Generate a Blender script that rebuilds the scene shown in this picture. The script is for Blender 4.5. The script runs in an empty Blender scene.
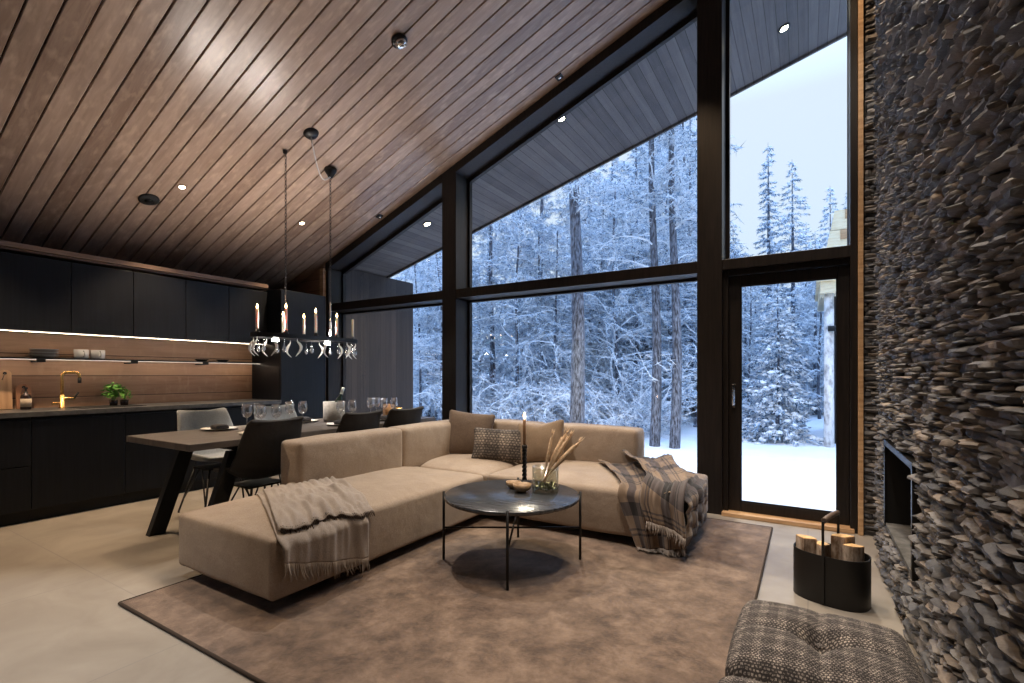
import bpy, bmesh, math, random
import numpy as np
from mathutils import Vector, Matrix, noise
random.seed(7); PI = math.pi
COL = bpy.context.scene.collection
F_PX = 487.0; TH = math.atan2(296, 487); CS, SN = math.cos(TH), math.sin(TH); EYE = 1.2
SL = 0.383                                   # roof slope
def roof_z(x): return 4.995 + SL * x
def along(px, fwd):                          # bearing of a thing outdoors and its distance
    u = (px - 512) / F_PX
    return ((-SN + CS * u) * fwd, (CS + SN * u) * fwd)

# ------------------------------------------------------------------ materials
def nt(name):
    m = bpy.data.materials.new(name); m.use_nodes = True
    t = m.node_tree; b = t.nodes['Principled BSDF']
    return m, t, b
def N(t, typ, **kw):
    n = t.nodes.new(typ)
    for k, v in kw.items():
        if k in n.inputs.keys(): n.inputs[k].default_value = v
        else: setattr(n, k, v)
    return n
def L(t, a, b): t.links.new(a, b)
def plain(name, col, rough=0.5, metal=0.0, spec=0.5, sheen=0.0, coat=0.0):
    m, t, b = nt(name)
    b.inputs['Base Color'].default_value = (*col, 1); b.inputs['Roughness'].default_value = rough
    b.inputs['Metallic'].default_value = metal; b.inputs['Specular IOR Level'].default_value = spec
    b.inputs['Sheen Weight'].default_value = sheen; b.inputs['Coat Weight'].default_value = coat
    return m
def coords(t, scale=(1, 1, 1), kind='Object', rot=(0, 0, 0)):
    c = N(t, 'ShaderNodeTexCoord'); mp = N(t, 'ShaderNodeMapping')
    mp.inputs['Scale'].default_value = scale; mp.inputs['Rotation'].default_value = rot
    L(t, c.outputs[kind], mp.inputs['Vector']); return mp.outputs['Vector']
def ramp(t, src, stops):
    r = N(t, 'ShaderNodeValToRGB'); e = r.color_ramp.elements
    while len(e) < len(stops): e.new(0.5)
    for k, (p, c) in enumerate(stops): e[k].position = p; e[k].color = (*c, 1)
    L(t, src, r.inputs['Fac']); return r.outputs['Color']
def mottled(name, c1, c2, scale=(8, 8, 8), rough=0.6, detail=5, bump=0.2, bscale=None, dist=0.01, sheen=0, metal=0, p=(0.35, 0.65), kind='Object', spec=0.5):
    m, t, b = nt(name); v = coords(t, scale, kind)
    n = N(t, 'ShaderNodeTexNoise', Scale=1.0, Detail=detail, Roughness=0.6); L(t, v, n.inputs['Vector'])
    L(t, ramp(t, n.outputs['Fac'], [(p[0], c1), (p[1], c2)]), b.inputs['Base Color'])
    b.inputs['Roughness'].default_value = rough; b.inputs['Metallic'].default_value = metal
    b.inputs['Sheen Weight'].default_value = sheen; b.inputs['Specular IOR Level'].default_value = spec
    if bump:
        src = n
        if bscale:
            src = N(t, 'ShaderNodeTexNoise', Scale=bscale, Detail=4); L(t, coords(t, (1, 1, 1), kind), src.inputs['Vector'])
        bp = N(t, 'ShaderNodeBump', Strength=bump, Distance=dist); L(t, src.outputs['Fac'], bp.inputs['Height']); L(t, bp.outputs['Normal'], b.inputs['Normal'])
    return m
def weave(name, c1, c2, s=120, rough=0.9, bump=0.5, big=None, sheen=0.2, kind='Object'):
    """woven cloth: two crossed waves plus noise"""
    m, t, b = nt(name); v = coords(t, (1, 1, 1), kind)
    n = N(t, 'ShaderNodeTexNoise', Scale=s, Detail=3, Roughness=0.7); L(t, v, n.inputs['Vector'])
    n2 = N(t, 'ShaderNodeTexNoise', Scale=7, Detail=3); L(t, v, n2.inputs['Vector'])
    mx = N(t, 'ShaderNodeMath', operation='MULTIPLY_ADD'); L(t, n.outputs['Fac'], mx.inputs[0]); mx.inputs[1].default_value = 0.7
    m2 = N(t, 'ShaderNodeMath', operation='MULTIPLY'); L(t, n2.outputs['Fac'], m2.inputs[0]); m2.inputs[1].default_value = 0.3
    L(t, m2.outputs[0], mx.inputs[2])
    L(t, ramp(t, mx.outputs[0], [(0.35, c1), (0.65, c2)]), b.inputs['Base Color'])
    b.inputs['Roughness'].default_value = rough; b.inputs['Sheen Weight'].default_value = sheen
    bp = N(t, 'ShaderNodeBump', Strength=bump, Distance=0.004); L(t, n.outputs['Fac'], bp.inputs['Height']); 
    n3 = N(t, 'ShaderNodeTexNoise', Scale=9, Detail=2); L(t, v, n3.inputs['Vector'])
    bp2 = N(t, 'ShaderNodeBump', Strength=0.35, Distance=0.02); L(t, n3.outputs['Fac'], bp2.inputs['Height']); L(t, bp.outputs['Normal'], bp2.inputs['Normal'])
    L(t, bp2.outputs['Normal'], b.inputs['Normal'])
    return m
def tweed(name, dark, light, s, kind='Object', rot=(0, 0, 0), bandf=1.2, mort=0.22):
    m, t, b = nt(name); v = coords(t, (s, s, s), kind, rot)
    nw = N(t, 'ShaderNodeTexNoise', Scale=1.3, Detail=2); L(t, v, nw.inputs['Vector']); vm = N(t, 'ShaderNodeVectorMath', operation='MULTIPLY_ADD'); L(t, nw.outputs['Color'], vm.inputs[0]); vm.inputs[1].default_value = (0.7, 0.7, 0.7); L(t, v, vm.inputs[2])
    ck = N(t, 'ShaderNodeTexBrick', Scale=1.0); L(t, vm.outputs[0], ck.inputs['Vector'])
    ck.inputs['Brick Width'].default_value = 0.9; ck.inputs['Row Height'].default_value = 0.7; ck.inputs['Mortar Size'].default_value = mort
    ck.inputs['Color1'].default_value = (*light, 1); ck.inputs['Color2'].default_value = (*[0.65 * a for a in light], 1); ck.inputs['Mortar'].default_value = (*dark, 1)
    n = N(t, 'ShaderNodeTexNoise', Scale=2.2, Detail=3, Roughness=0.8); L(t, v, n.inputs['Vector'])
    mx = N(t, 'ShaderNodeMixRGB', blend_type='MIX'); mx.inputs['Color2'].default_value = (*dark, 1)
    L(t, ck.outputs['Color'], mx.inputs['Color1']); L(t, ramp(t, n.outputs['Fac'], [(0.50, (0, 0, 0)), (0.60, (1, 1, 1))]), mx.inputs['Fac'])
    sx_ = N(t, 'ShaderNodeSeparateXYZ'); L(t, vm.outputs[0], sx_.inputs[0]); out = mx.outputs[0]
    for ax in (0, 1):
        sn = N(t, 'ShaderNodeMath', operation='SINE'); m_ = N(t, 'ShaderNodeMath', operation='MULTIPLY'); L(t, sx_.outputs[ax], m_.inputs[0]); m_.inputs[1].default_value = bandf; L(t, m_.outputs[0], sn.inputs[0])
        m3 = N(t, 'ShaderNodeMixRGB', blend_type='MULTIPLY', Fac=1.0); L(t, out, m3.inputs['Color1']); L(t, ramp(t, sn.outputs[0], [(0.0, (0.68, 0.68, 0.70)), (0.45, (1.1, 1.1, 1.1))]), m3.inputs['Color2']); out = m3.outputs[0]
    L(t, out, b.inputs['Base Color']); b.inputs['Roughness'].default_value = 0.95
    bp = N(t, 'ShaderNodeBump', Strength=0.6, Distance=0.004); L(t, n.outputs['Fac'], bp.inputs['Height']); L(t, bp.outputs['Normal'], b.inputs['Normal'])
    return m
def planks(name, c1, c2, axis, width, off=0.0, rough=0.45, grain=(1, 1, 1), gap=(0.01, 0.006, 0.004), gapw=0.03, blot=0.0, bump=0.15, cblot=(0.6, 0.5, 0.4), coat=0.0, spec=0.5, blots=(5, 11, 5), blotp=(0.56, 0.72)):
    """boards along an axis: tint per board, grain, pale blots for knots and painted glints; axis = the coordinate that steps from board to board"""
    m, t, b = nt(name)
    c = N(t, 'ShaderNodeTexCoord'); sp = N(t, 'ShaderNodeSeparateXYZ'); L(t, c.outputs['Object'], sp.inputs[0])
    a = N(t, 'ShaderNodeMath', operation='SUBTRACT'); L(t, sp.outputs[axis], a.inputs[0]); a.inputs[1].default_value = off
    d = N(t, 'ShaderNodeMath', operation='DIVIDE'); L(t, a.outputs[0], d.inputs[0]); d.inputs[1].default_value = width
    fl = N(t, 'ShaderNodeMath', operation='FLOOR'); L(t, d.outputs[0], fl.inputs[0])
    fr = N(t, 'ShaderNodeMath', operation='FRACT'); L(t, d.outputs[0], fr.inputs[0])
    wn = N(t, 'ShaderNodeTexWhiteNoise', noise_dimensions='1D'); L(t, fl.outputs[0], wn.inputs['W'])
    mp = N(t, 'ShaderNodeMapping'); mp.inputs['Scale'].default_value = grain; L(t, c.outputs['Object'], mp.inputs['Vector'])
    cb = N(t, 'ShaderNodeCombineXYZ'); ml = N(t, 'ShaderNodeMath', operation='MULTIPLY'); ml.inputs[1].default_value = 13.7
    L(t, fl.outputs[0], ml.inputs[0]); L(t, ml.outputs[0], cb.inputs[0]); L(t, ml.outputs[0], cb.inputs[1]); L(t, ml.outputs[0], cb.inputs[2])
    ad = N(t, 'ShaderNodeVectorMath', operation='ADD'); L(t, mp.outputs[0], ad.inputs[0]); L(t, cb.outputs[0], ad.inputs[1])
    n = N(t, 'ShaderNodeTexNoise', Scale=1.0, Detail=6, Roughness=0.65, Distortion=0.6); L(t, ad.outputs[0], n.inputs['Vector'])
    s1 = N(t, 'ShaderNodeMath', operation='MULTIPLY_ADD'); L(t, n.outputs['Fac'], s1.inputs[0]); s1.inputs[1].default_value = 0.75
    s2 = N(t, 'ShaderNodeMath', operation='MULTIPLY'); L(t, wn.outputs['Value'], s2.inputs[0]); s2.inputs[1].default_value = 0.3; L(t, s2.outputs[0], s1.inputs[2])
    col = ramp(t, s1.outputs[0], [(0.3, c1), (0.75, c2)])
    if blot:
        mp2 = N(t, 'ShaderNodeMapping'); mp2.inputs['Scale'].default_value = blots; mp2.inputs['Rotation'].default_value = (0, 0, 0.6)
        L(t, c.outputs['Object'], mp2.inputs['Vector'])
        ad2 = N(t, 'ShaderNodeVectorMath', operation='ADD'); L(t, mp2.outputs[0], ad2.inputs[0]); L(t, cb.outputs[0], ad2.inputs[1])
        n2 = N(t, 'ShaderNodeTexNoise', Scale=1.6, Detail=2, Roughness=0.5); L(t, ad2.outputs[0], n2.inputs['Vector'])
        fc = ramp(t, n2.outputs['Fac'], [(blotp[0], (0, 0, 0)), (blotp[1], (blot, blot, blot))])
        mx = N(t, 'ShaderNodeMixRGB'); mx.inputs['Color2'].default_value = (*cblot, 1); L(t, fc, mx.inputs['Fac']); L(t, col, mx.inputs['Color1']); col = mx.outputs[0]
    if gapw:
        lt = N(t, 'ShaderNodeMath', operation='LESS_THAN'); L(t, fr.outputs[0], lt.inputs[0]); lt.inputs[1].default_value = gapw
        mx = N(t, 'ShaderNodeMixRGB'); mx.inputs['Color2'].default_value = (*gap, 1); L(t, lt.outputs[0], mx.inputs['Fac']); L(t, col, mx.inputs['Color1']); col = mx.outputs[0]
    L(t, col, b.inputs['Base Color']); b.inputs['Roughness'].default_value = rough; b.inputs['Coat Weight'].default_value = coat
    b.inputs['Specular IOR Level'].default_value = spec
    bp = N(t, 'ShaderNodeBump', Strength=bump, Distance=0.01); L(t, n.outputs['Fac'], bp.inputs['Height']); L(t, bp.outputs['Normal'], b.inputs['Normal'])
    return m
def glow(name, col, s):
    m = bpy.data.materials.new(name); m.use_nodes = True; t = m.node_tree; t.nodes.clear()
    e = N(t, 'ShaderNodeEmission', Strength=s); e.inputs['Color'].default_value = (*col, 1); o = N(t, 'ShaderNodeOutputMaterial'); L(t, e.outputs[0], o.inputs[0]); return m
def thin_glass(name, tint=(1, 1, 1), ior=1.35, rough=0.0, extra=0.0):
    m = bpy.data.materials.new(name); m.use_nodes = True; t = m.node_tree; t.nodes.clear()
    tr = N(t, 'ShaderNodeBsdfTransparent'); tr.inputs['Color'].default_value = (*tint, 1)
    g = N(t, 'ShaderNodeBsdfGlossy', Roughness=rough); fz = N(t, 'ShaderNodeFresnel', IOR=ior); mx = N(t, 'ShaderNodeMixShader'); o = N(t, 'ShaderNodeOutputMaterial')
    src = fz.outputs[0]
    ge = N(t, 'ShaderNodeNewGeometry'); iv = N(t, 'ShaderNodeMath', operation='SUBTRACT'); iv.inputs[0].default_value = 1.0; L(t, ge.outputs['Backfacing'], iv.inputs[1])
    fm = N(t, 'ShaderNodeMath', operation='MULTIPLY'); L(t, src, fm.inputs[0]); L(t, iv.outputs[0], fm.inputs[1]); src = fm.outputs[0]   # only the outer face of each pane reflects
    if extra:
        a = N(t, 'ShaderNodeMath', operation='ADD'); a.inputs[1].default_value = extra; L(t, src, a.inputs[0]); src = a.outputs[0]
    L(t, src, mx.inputs[0]); L(t, tr.outputs[0], mx.inputs[1]); L(t, g.outputs[0], mx.inputs[2]); L(t, mx.outputs[0], o.inputs[0]); return m

M = {}
M['ceiling'] = planks('stained_ceiling_boards', (0.225, 0.143, 0.100), (0.44, 0.308, 0.226), 1, 0.1465, 0.981, rough=0.3, grain=(1.2, 22, 6), gapw=0, blot=0.5, cblot=(0.64, 0.46, 0.32), bump=0.1, blots=(5, 13, 5), blotp=(0.52, 0.78))  # pale blots across the boards paint glints in with the knots
M['groove'] = plain('dark_groove', (0.02, 0.009, 0.005), 0.9)
M['splash'] = planks('kitchen_wall_boards', (0.27, 0.155, 0.095), (0.46, 0.29, 0.19), 2, 0.2, 0.79, rough=0.5, grain=(3, 2, 26), gapw=0.03, blot=0.3, cblot=(0.55, 0.38, 0.26))
M['woodwall'] = planks('side_wall_boards', (0.2, 0.12, 0.075), (0.33, 0.21, 0.14), 2, 0.16, 0.0, rough=0.5, grain=(3, 2, 26), gapw=0.03)
M['trimwood'] = mottled('brown_trim_wood', (0.17, 0.105, 0.075), (0.27, 0.175, 0.125), (3, 3, 40), 0.5, bump=0.1)
M['oak'] = mottled('pale_oak', (0.42, 0.24, 0.12), (0.62, 0.40, 0.22), (3, 6, 40), 0.45, bump=0.1)
M['soffit'] = planks('grey_soffit_boards', (0.05, 0.043, 0.042), (0.12, 0.105, 0.10), 0, 0.095, 0.0, rough=0.6, grain=(18, 1, 4), gapw=0.06)
M['cladding'] = planks('dark_vertical_cladding', (0.010, 0.007, 0.006), (0.038, 0.026, 0.022), 1, 0.115, 0.0, rough=0.7, grain=(4, 16, 1), gapw=0.09)
M['frame'] = mottled('black_window_frame', (0.008, 0.006, 0.0055), (0.018, 0.013, 0.011), (60, 60, 3), 0.45, bump=0.05, spec=0.3)
M['cab'] = mottled('black_cabinet_front', (0.004, 0.005, 0.008), (0.007, 0.009, 0.013), (50, 50, 2), 0.45, bump=0.04, spec=0.28)
M['black'] = plain('black_metal', (0.012, 0.011, 0.011), 0.42, 0.3)
M['blackmatt'] = plain('matt_black', (0.008, 0.008, 0.008), 0.75)
M['counter'] = mottled('dark_stone_worktop', (0.05, 0.052, 0.056), (0.10, 0.102, 0.108), (20, 20, 20), 0.28, bump=0.02)
M['sofa'] = weave('camel_sofa_cloth', (0.27, 0.203, 0.152), (0.42, 0.338, 0.265), 160, sheen=0.3)
M['brown_plush'] = weave('brown_cushion_cloth', (0.10, 0.068, 0.048), (0.17, 0.12, 0.085), 120)
M['tan_cloth'] = weave('tan_cushion_cloth', (0.17, 0.118, 0.075), (0.26, 0.185, 0.12), 140)
M['tweed'] = tweed('tweed_cushion_cloth', (0.10, 0.085, 0.075), (0.40, 0.34, 0.28), 30, rot=(-PI / 2, 0, 0), mort=0.16, bandf=0.9)
M['hound'] = tweed('boucle_check_cloth', (0.075, 0.065, 0.06), (0.66, 0.58, 0.50), 95, mort=0.18)
M['beige_throw'] = weave('grey_beige_throw', (0.26, 0.22, 0.19), (0.42, 0.36, 0.315), 200)
M['fringe_dark'] = plain('dark_fringe', (0.055, 0.035, 0.026), 0.9)
M['rug'] = None
M['chair_dark'] = weave('charcoal_chair_leather', (0.008, 0.0065, 0.006), (0.014, 0.011, 0.010), 90, rough=0.75, bump=0.2, sheen=0.0)
M['chair_grey'] = weave('light_grey_chair_cloth', (0.15, 0.16, 0.165), (0.23, 0.245, 0.255), 110)
M['table'] = mottled('smoked_oak_table', (0.05, 0.043, 0.04), (0.11, 0.095, 0.087), (30, 3, 10), 0.33, bump=0.08)
M['ctop'] = mottled('dark_stained_ash_top', (0.025, 0.028, 0.034), (0.07, 0.075, 0.085), (6, 60, 10), 0.22, spec=0.9, bump=0.12)
M['gold'] = plain('brushed_brass', (0.78, 0.48, 0.18), 0.25, 1.0)
M['porcelain'] = plain('white_porcelain', (0.75, 0.73, 0.70), 0.25)
M['stoneware'] = plain('grey_stoneware', (0.30, 0.27, 0.24), 0.4)
M['napkin'] = plain('black_linen', (0.012, 0.010, 0.012), 0.85)
M['board'] = mottled('cutting_board_wood', (0.42, 0.24, 0.13), (0.6, 0.38, 0.22), (30, 30, 2), 0.5, bump=0.05)
M['board2'] = mottled('reddish_board_wood', (0.28, 0.12, 0.06), (0.4, 0.2, 0.11), (30, 30, 2), 0.5, bump=0.05)
M['amber'] = plain('dark_amber_glass', (0.016, 0.008, 0.006), 0.1)
M['label'] = plain('beige_paper', (0.42, 0.34, 0.26), 0.8)
M['leaf'] = mottled('basil_leaf', (0.05, 0.20, 0.02), (0.16, 0.42, 0.05), (40, 40, 40), 0.45, bump=0)
M['soil'] = plain('dark_soil', (0.02, 0.012, 0.008), 0.95)
M['wax'] = plain('cream_wax', (0.85, 0.78, 0.66), 0.4); M['wax'].node_tree.nodes['Principled BSDF'].inputs['Subsurface Weight'].default_value = 0.2
M['tanwax'] = plain('tan_wax', (0.42, 0.24, 0.13), 0.45)
M['flame'] = glow('candle_flame', (1.0, 0.60, 0.25), 32)
M['halogen'] = glow('halogen_bulb', (1.0, 0.93, 0.82), 60)
M['led'] = glow('led_strip', (1.0, 0.76, 0.54), 18); M['led_dim'] = glow('frosted_light_profile', (1.0, 0.86, 0.72), 0.6)
M['lamp'] = glow('downlight_bulb', (1.0, 0.80, 0.52), 25)
M['lampout'] = glow('outdoor_bulb', (1.0, 0.90, 0.62), 40)
M['tiny'] = glow('fairy_light', (1.0, 0.9, 0.5), 3.5)
M['pane'] = thin_glass('window_glass', (0.97, 0.985, 1.0), 1.5)
M['drink'] = thin_glass('drinking_glass', (0.985, 0.99, 0.995), 1.5, 0.05, 0.2)
M['crystal'] = thin_glass('crystal_glass', (0.9, 0.92, 0.95), 1.7, 0.08, 0.55)
M['vase'] = thin_glass('smoky_vase_glass', (0.86, 0.86, 0.80), 1.5, 0.05, 0.12)
M['horn'] = plain('polished_horn', (0.92, 0.90, 0.86), 0.25)
M['chrome'] = plain('chrome', (0.75, 0.75, 0.76), 0.15, 1.0)
M['steel'] = plain('dark_steel_chain', (0.10, 0.085, 0.08), 0.35, 0.9)
M['whitecord'] = plain('white_cord', (0.62, 0.58, 0.54), 0.6)
M['concrete'] = mottled('grey_concrete', (0.28, 0.27, 0.25), (0.45, 0.43, 0.40), (30, 30, 30), 0.8)
M['bottle'] = plain('green_bottle_glass', (0.03, 0.05, 0.04), 0.1)
M['foil'] = plain('silver_foil', (0.6, 0.62, 0.6), 0.3, 0.8)
M['birch'] = mottled('orange_wood_cup', (0.5, 0.24, 0.10), (0.72, 0.42, 0.2), (20, 20, 40), 0.5)
M['reed'] = mottled('dried_palm', (0.58, 0.38, 0.22), (0.80, 0.60, 0.40), (60, 60, 60), 0.8)
M['moss'] = mottled('green_moss', (0.04, 0.05, 0.02), (0.16, 0.17, 0.08), (90, 90, 90), 0.9)
M['bowlw'] = mottled('carved_bowl_wood', (0.30, 0.19, 0.10), (0.48, 0.33, 0.19), (30, 30, 60), 0.5)
M['bark'] = mottled('firewood_bark', (0.20, 0.12, 0.07), (0.62, 0.5, 0.40), (40, 40, 15), 0.9, bump=0.4)
M['endgrain'] = mottled('firewood_cut', (0.62, 0.36, 0.15), (0.85, 0.58, 0.30), (40, 40, 40), 0.75, bump=0.1)
M['leather'] = plain('brown_leather_grip', (0.13, 0.09, 0.07), 0.5)
M['soot'] = plain('firebox_steel', (0.014, 0.013, 0.013), 0.55, 0.4)
M['ash'] = mottled('grey_firebox_floor', (0.04, 0.038, 0.036), (0.12, 0.115, 0.11), (14, 14, 14), 0.8)
M['plaster'] = plain('grey_plaster', (0.25, 0.23, 0.21), 0.85)
M['snow'] = mottled('fresh_snow', (0.80, 0.84, 0.90), (0.88, 0.90, 0.94), (2, 2, 2), 0.7, bump=0.5, bscale=3.0, dist=0.05)
M['frost'] = plain('frosted_twigs', (0.86, 0.90, 0.95), 0.75)
M['needle'] = plain('dark_frosted_needles', (0.045, 0.10, 0.17), 0.85)
M['needle2'] = plain('frosty_blue_needles', (0.26, 0.40, 0.56), 0.85)
M['post'] = mottled('frosty_birch_post', (0.22, 0.20, 0.19), (0.78, 0.76, 0.74), (12, 12, 6), 0.9, bump=0.4, p=(0.3, 0.55))
M['trunk'] = mottled('frosty_pine_bark', (0.04, 0.038, 0.045), (0.42, 0.46, 0.55), (38, 38, 9), 0.95, bump=0.5, p=(0.40, 0.85), detail=8)
M['cream'] = mottled('cream_timber', (0.80, 0.64, 0.38), (0.92, 0.80, 0.56), (5, 5, 30), 0.6, bump=0.1)

def make_rug():
    m, t, b = nt('taupe_rug_pile'); v = coords(t)
    n = N(t, 'ShaderNodeTexNoise', Scale=5.5, Detail=7, Roughness=0.75, Distortion=0.15); L(t, v, n.inputs['Vector'])
    n2 = N(t, 'ShaderNodeTexNoise', Scale=260, Detail=2); L(t, v, n2.inputs['Vector'])
    L(t, ramp(t, n.outputs['Fac'], [(0.36, (0.075, 0.046, 0.030)), (0.5, (0.155, 0.102, 0.070)), (0.64, (0.25, 0.175, 0.125))]), b.inputs['Base Color'])
    b.inputs['Roughness'].default_value = 0.92; b.inputs['Sheen Weight'].default_value = 0.35
    bp = N(t, 'ShaderNodeBump', Strength=0.5, Distance=0.004); L(t, n2.outputs['Fac'], bp.inputs['Height'])
    bp2 = N(t, 'ShaderNodeBump', Strength=0.25, Distance=0.02); L(t, n.outputs['Fac'], bp2.inputs['Height']); L(t, bp.outputs['Normal'], bp2.inputs['Normal']); L(t, bp2.outputs['Normal'], b.inputs['Normal']); return m
M['rug'] = make_rug()
def make_floor():
    m, t, b = nt('large_floor_tiles'); v = coords(t)
    br = N(t, 'ShaderNodeTexBrick', Scale=1.0, offset=0.0); L(t, coords(t, (1, 1, 1)), br.inputs['Vector'])
    br.inputs['Brick Width'].default_value = 1.2; br.inputs['Row Height'].default_value = 1.2; br.inputs['Mortar Size'].default_value = 0.003; br.inputs['Mortar Smooth'].default_value = 0.0
    n = N(t, 'ShaderNodeTexNoise', Scale=2.4, Detail=5, Roughness=0.55, Distortion=0.7); L(t, v, n.inputs['Vector'])
    c = ramp(t, n.outputs['Fac'], [(0.3, (0.25, 0.22, 0.185)), (0.7, (0.36, 0.325, 0.28))])
    mx = N(t, 'ShaderNodeMixRGB'); mx.inputs['Color2'].default_value = (0.24, 0.22, 0.20, 1); L(t, br.outputs['Fac'], mx.inputs['Fac']); L(t, c, mx.inputs['Color1'])
    L(t, mx.outputs[0], b.inputs['Base Color']); b.inputs['Roughness'].default_value = 0.4; return m
M['floor'] = make_floor()
def make_stone():
    m, t, b = nt('split_ledgestone'); a = N(t, 'ShaderNodeAttribute', attribute_name='stone_tint')
    v = coords(t); n = N(t, 'ShaderNodeTexNoise', Scale=45, Detail=6, Roughness=0.7); L(t, v, n.inputs['Vector'])
    n2 = N(t, 'ShaderNodeTexNoise', Scale=14, Detail=4, Roughness=0.7); L(t, v, n2.inputs['Vector'])
    mx = N(t, 'ShaderNodeMixRGB', blend_type='MULTIPLY', Fac=1.0); L(t, a.outputs['Color'], mx.inputs['Color1'])
    L(t, ramp(t, n2.outputs['Fac'], [(0.3, (0.55, 0.55, 0.57)), (0.7, (1.4, 1.35, 1.25))]), mx.inputs['Color2'])
    L(t, mx.outputs[0], b.inputs['Base Color']); b.inputs['Roughness'].default_value = 0.62
    bp = N(t, 'ShaderNodeBump', Strength=0.7, Distance=0.006); L(t, n.outputs['Fac'], bp.inputs['Height']); L(t, bp.outputs['Normal'], b.inputs['Normal']); return m
M['stone'] = make_stone()
def make_plaid():
    m, t, b = nt('plaid_wool'); c = N(t, 'ShaderNodeTexCoord'); sp = N(t, 'ShaderNodeSeparateXYZ'); L(t, c.outputs['UV'], sp.inputs[0])
    def bands(o, per, stops):
        d = N(t, 'ShaderNodeMath', operation='DIVIDE'); L(t, o, d.inputs[0]); d.inputs[1].default_value = per
        f = N(t, 'ShaderNodeMath', operation='FRACT'); L(t, d.outputs[0], f.inputs[0])
        r = N(t, 'ShaderNodeValToRGB'); r.color_ramp.interpolation = 'CONSTANT'; e = r.color_ramp.elements
        while len(e) < len(stops): e.new(0.5)
        for k, (p, v) in enumerate(stops): e[k].position = p; e[k].color = (v, v, v, 1)
        L(t, f.outputs[0], r.inputs['Fac']); return r.outputs['Color']
    u = bands(sp.outputs[0], 0.30, [(0, 0.0), (0.32, 1.0), (0.62, 0.15), (0.80, 0.9), (0.84, 0.0), (0.89, 0.9), (0.93, 0.0)])
    v = bands(sp.outputs[1], 0.34, [(0, 0.0), (0.28, 1.0), (0.52, 0.1), (0.74, 0.9), (0.78, 0.0), (0.83, 0.9), (0.87, 0.0)])
    ad = N(t, 'ShaderNodeMath', operation='ADD'); L(t, u, ad.inputs[0]); L(t, v, ad.inputs[1])
    dv = N(t, 'ShaderNodeMath', operation='MULTIPLY'); L(t, ad.outputs[0], dv.inputs[0]); dv.inputs[1].default_value = 0.5
    col = ramp(t, dv.outputs[0], [(0.0, (0.22, 0.16, 0.115)), (0.5, (0.08, 0.064, 0.064)), (1.0, (0.014, 0.012, 0.013))])
    L(t, col, b.inputs['Base Color']); b.inputs['Roughness'].default_value = 0.95; b.inputs['Sheen Weight'].default_value = 0.2
    n = N(t, 'ShaderNodeTexNoise', Scale=240, Detail=2); L(t, coords(t), n.inputs['Vector'])
    bp = N(t, 'ShaderNodeBump', Strength=0.5, Distance=0.003); L(t, n.outputs['Fac'], bp.inputs['Height']); L(t, bp.outputs['Normal'], b.inputs['Normal']); return m
M['plaid'] = make_plaid()

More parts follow.
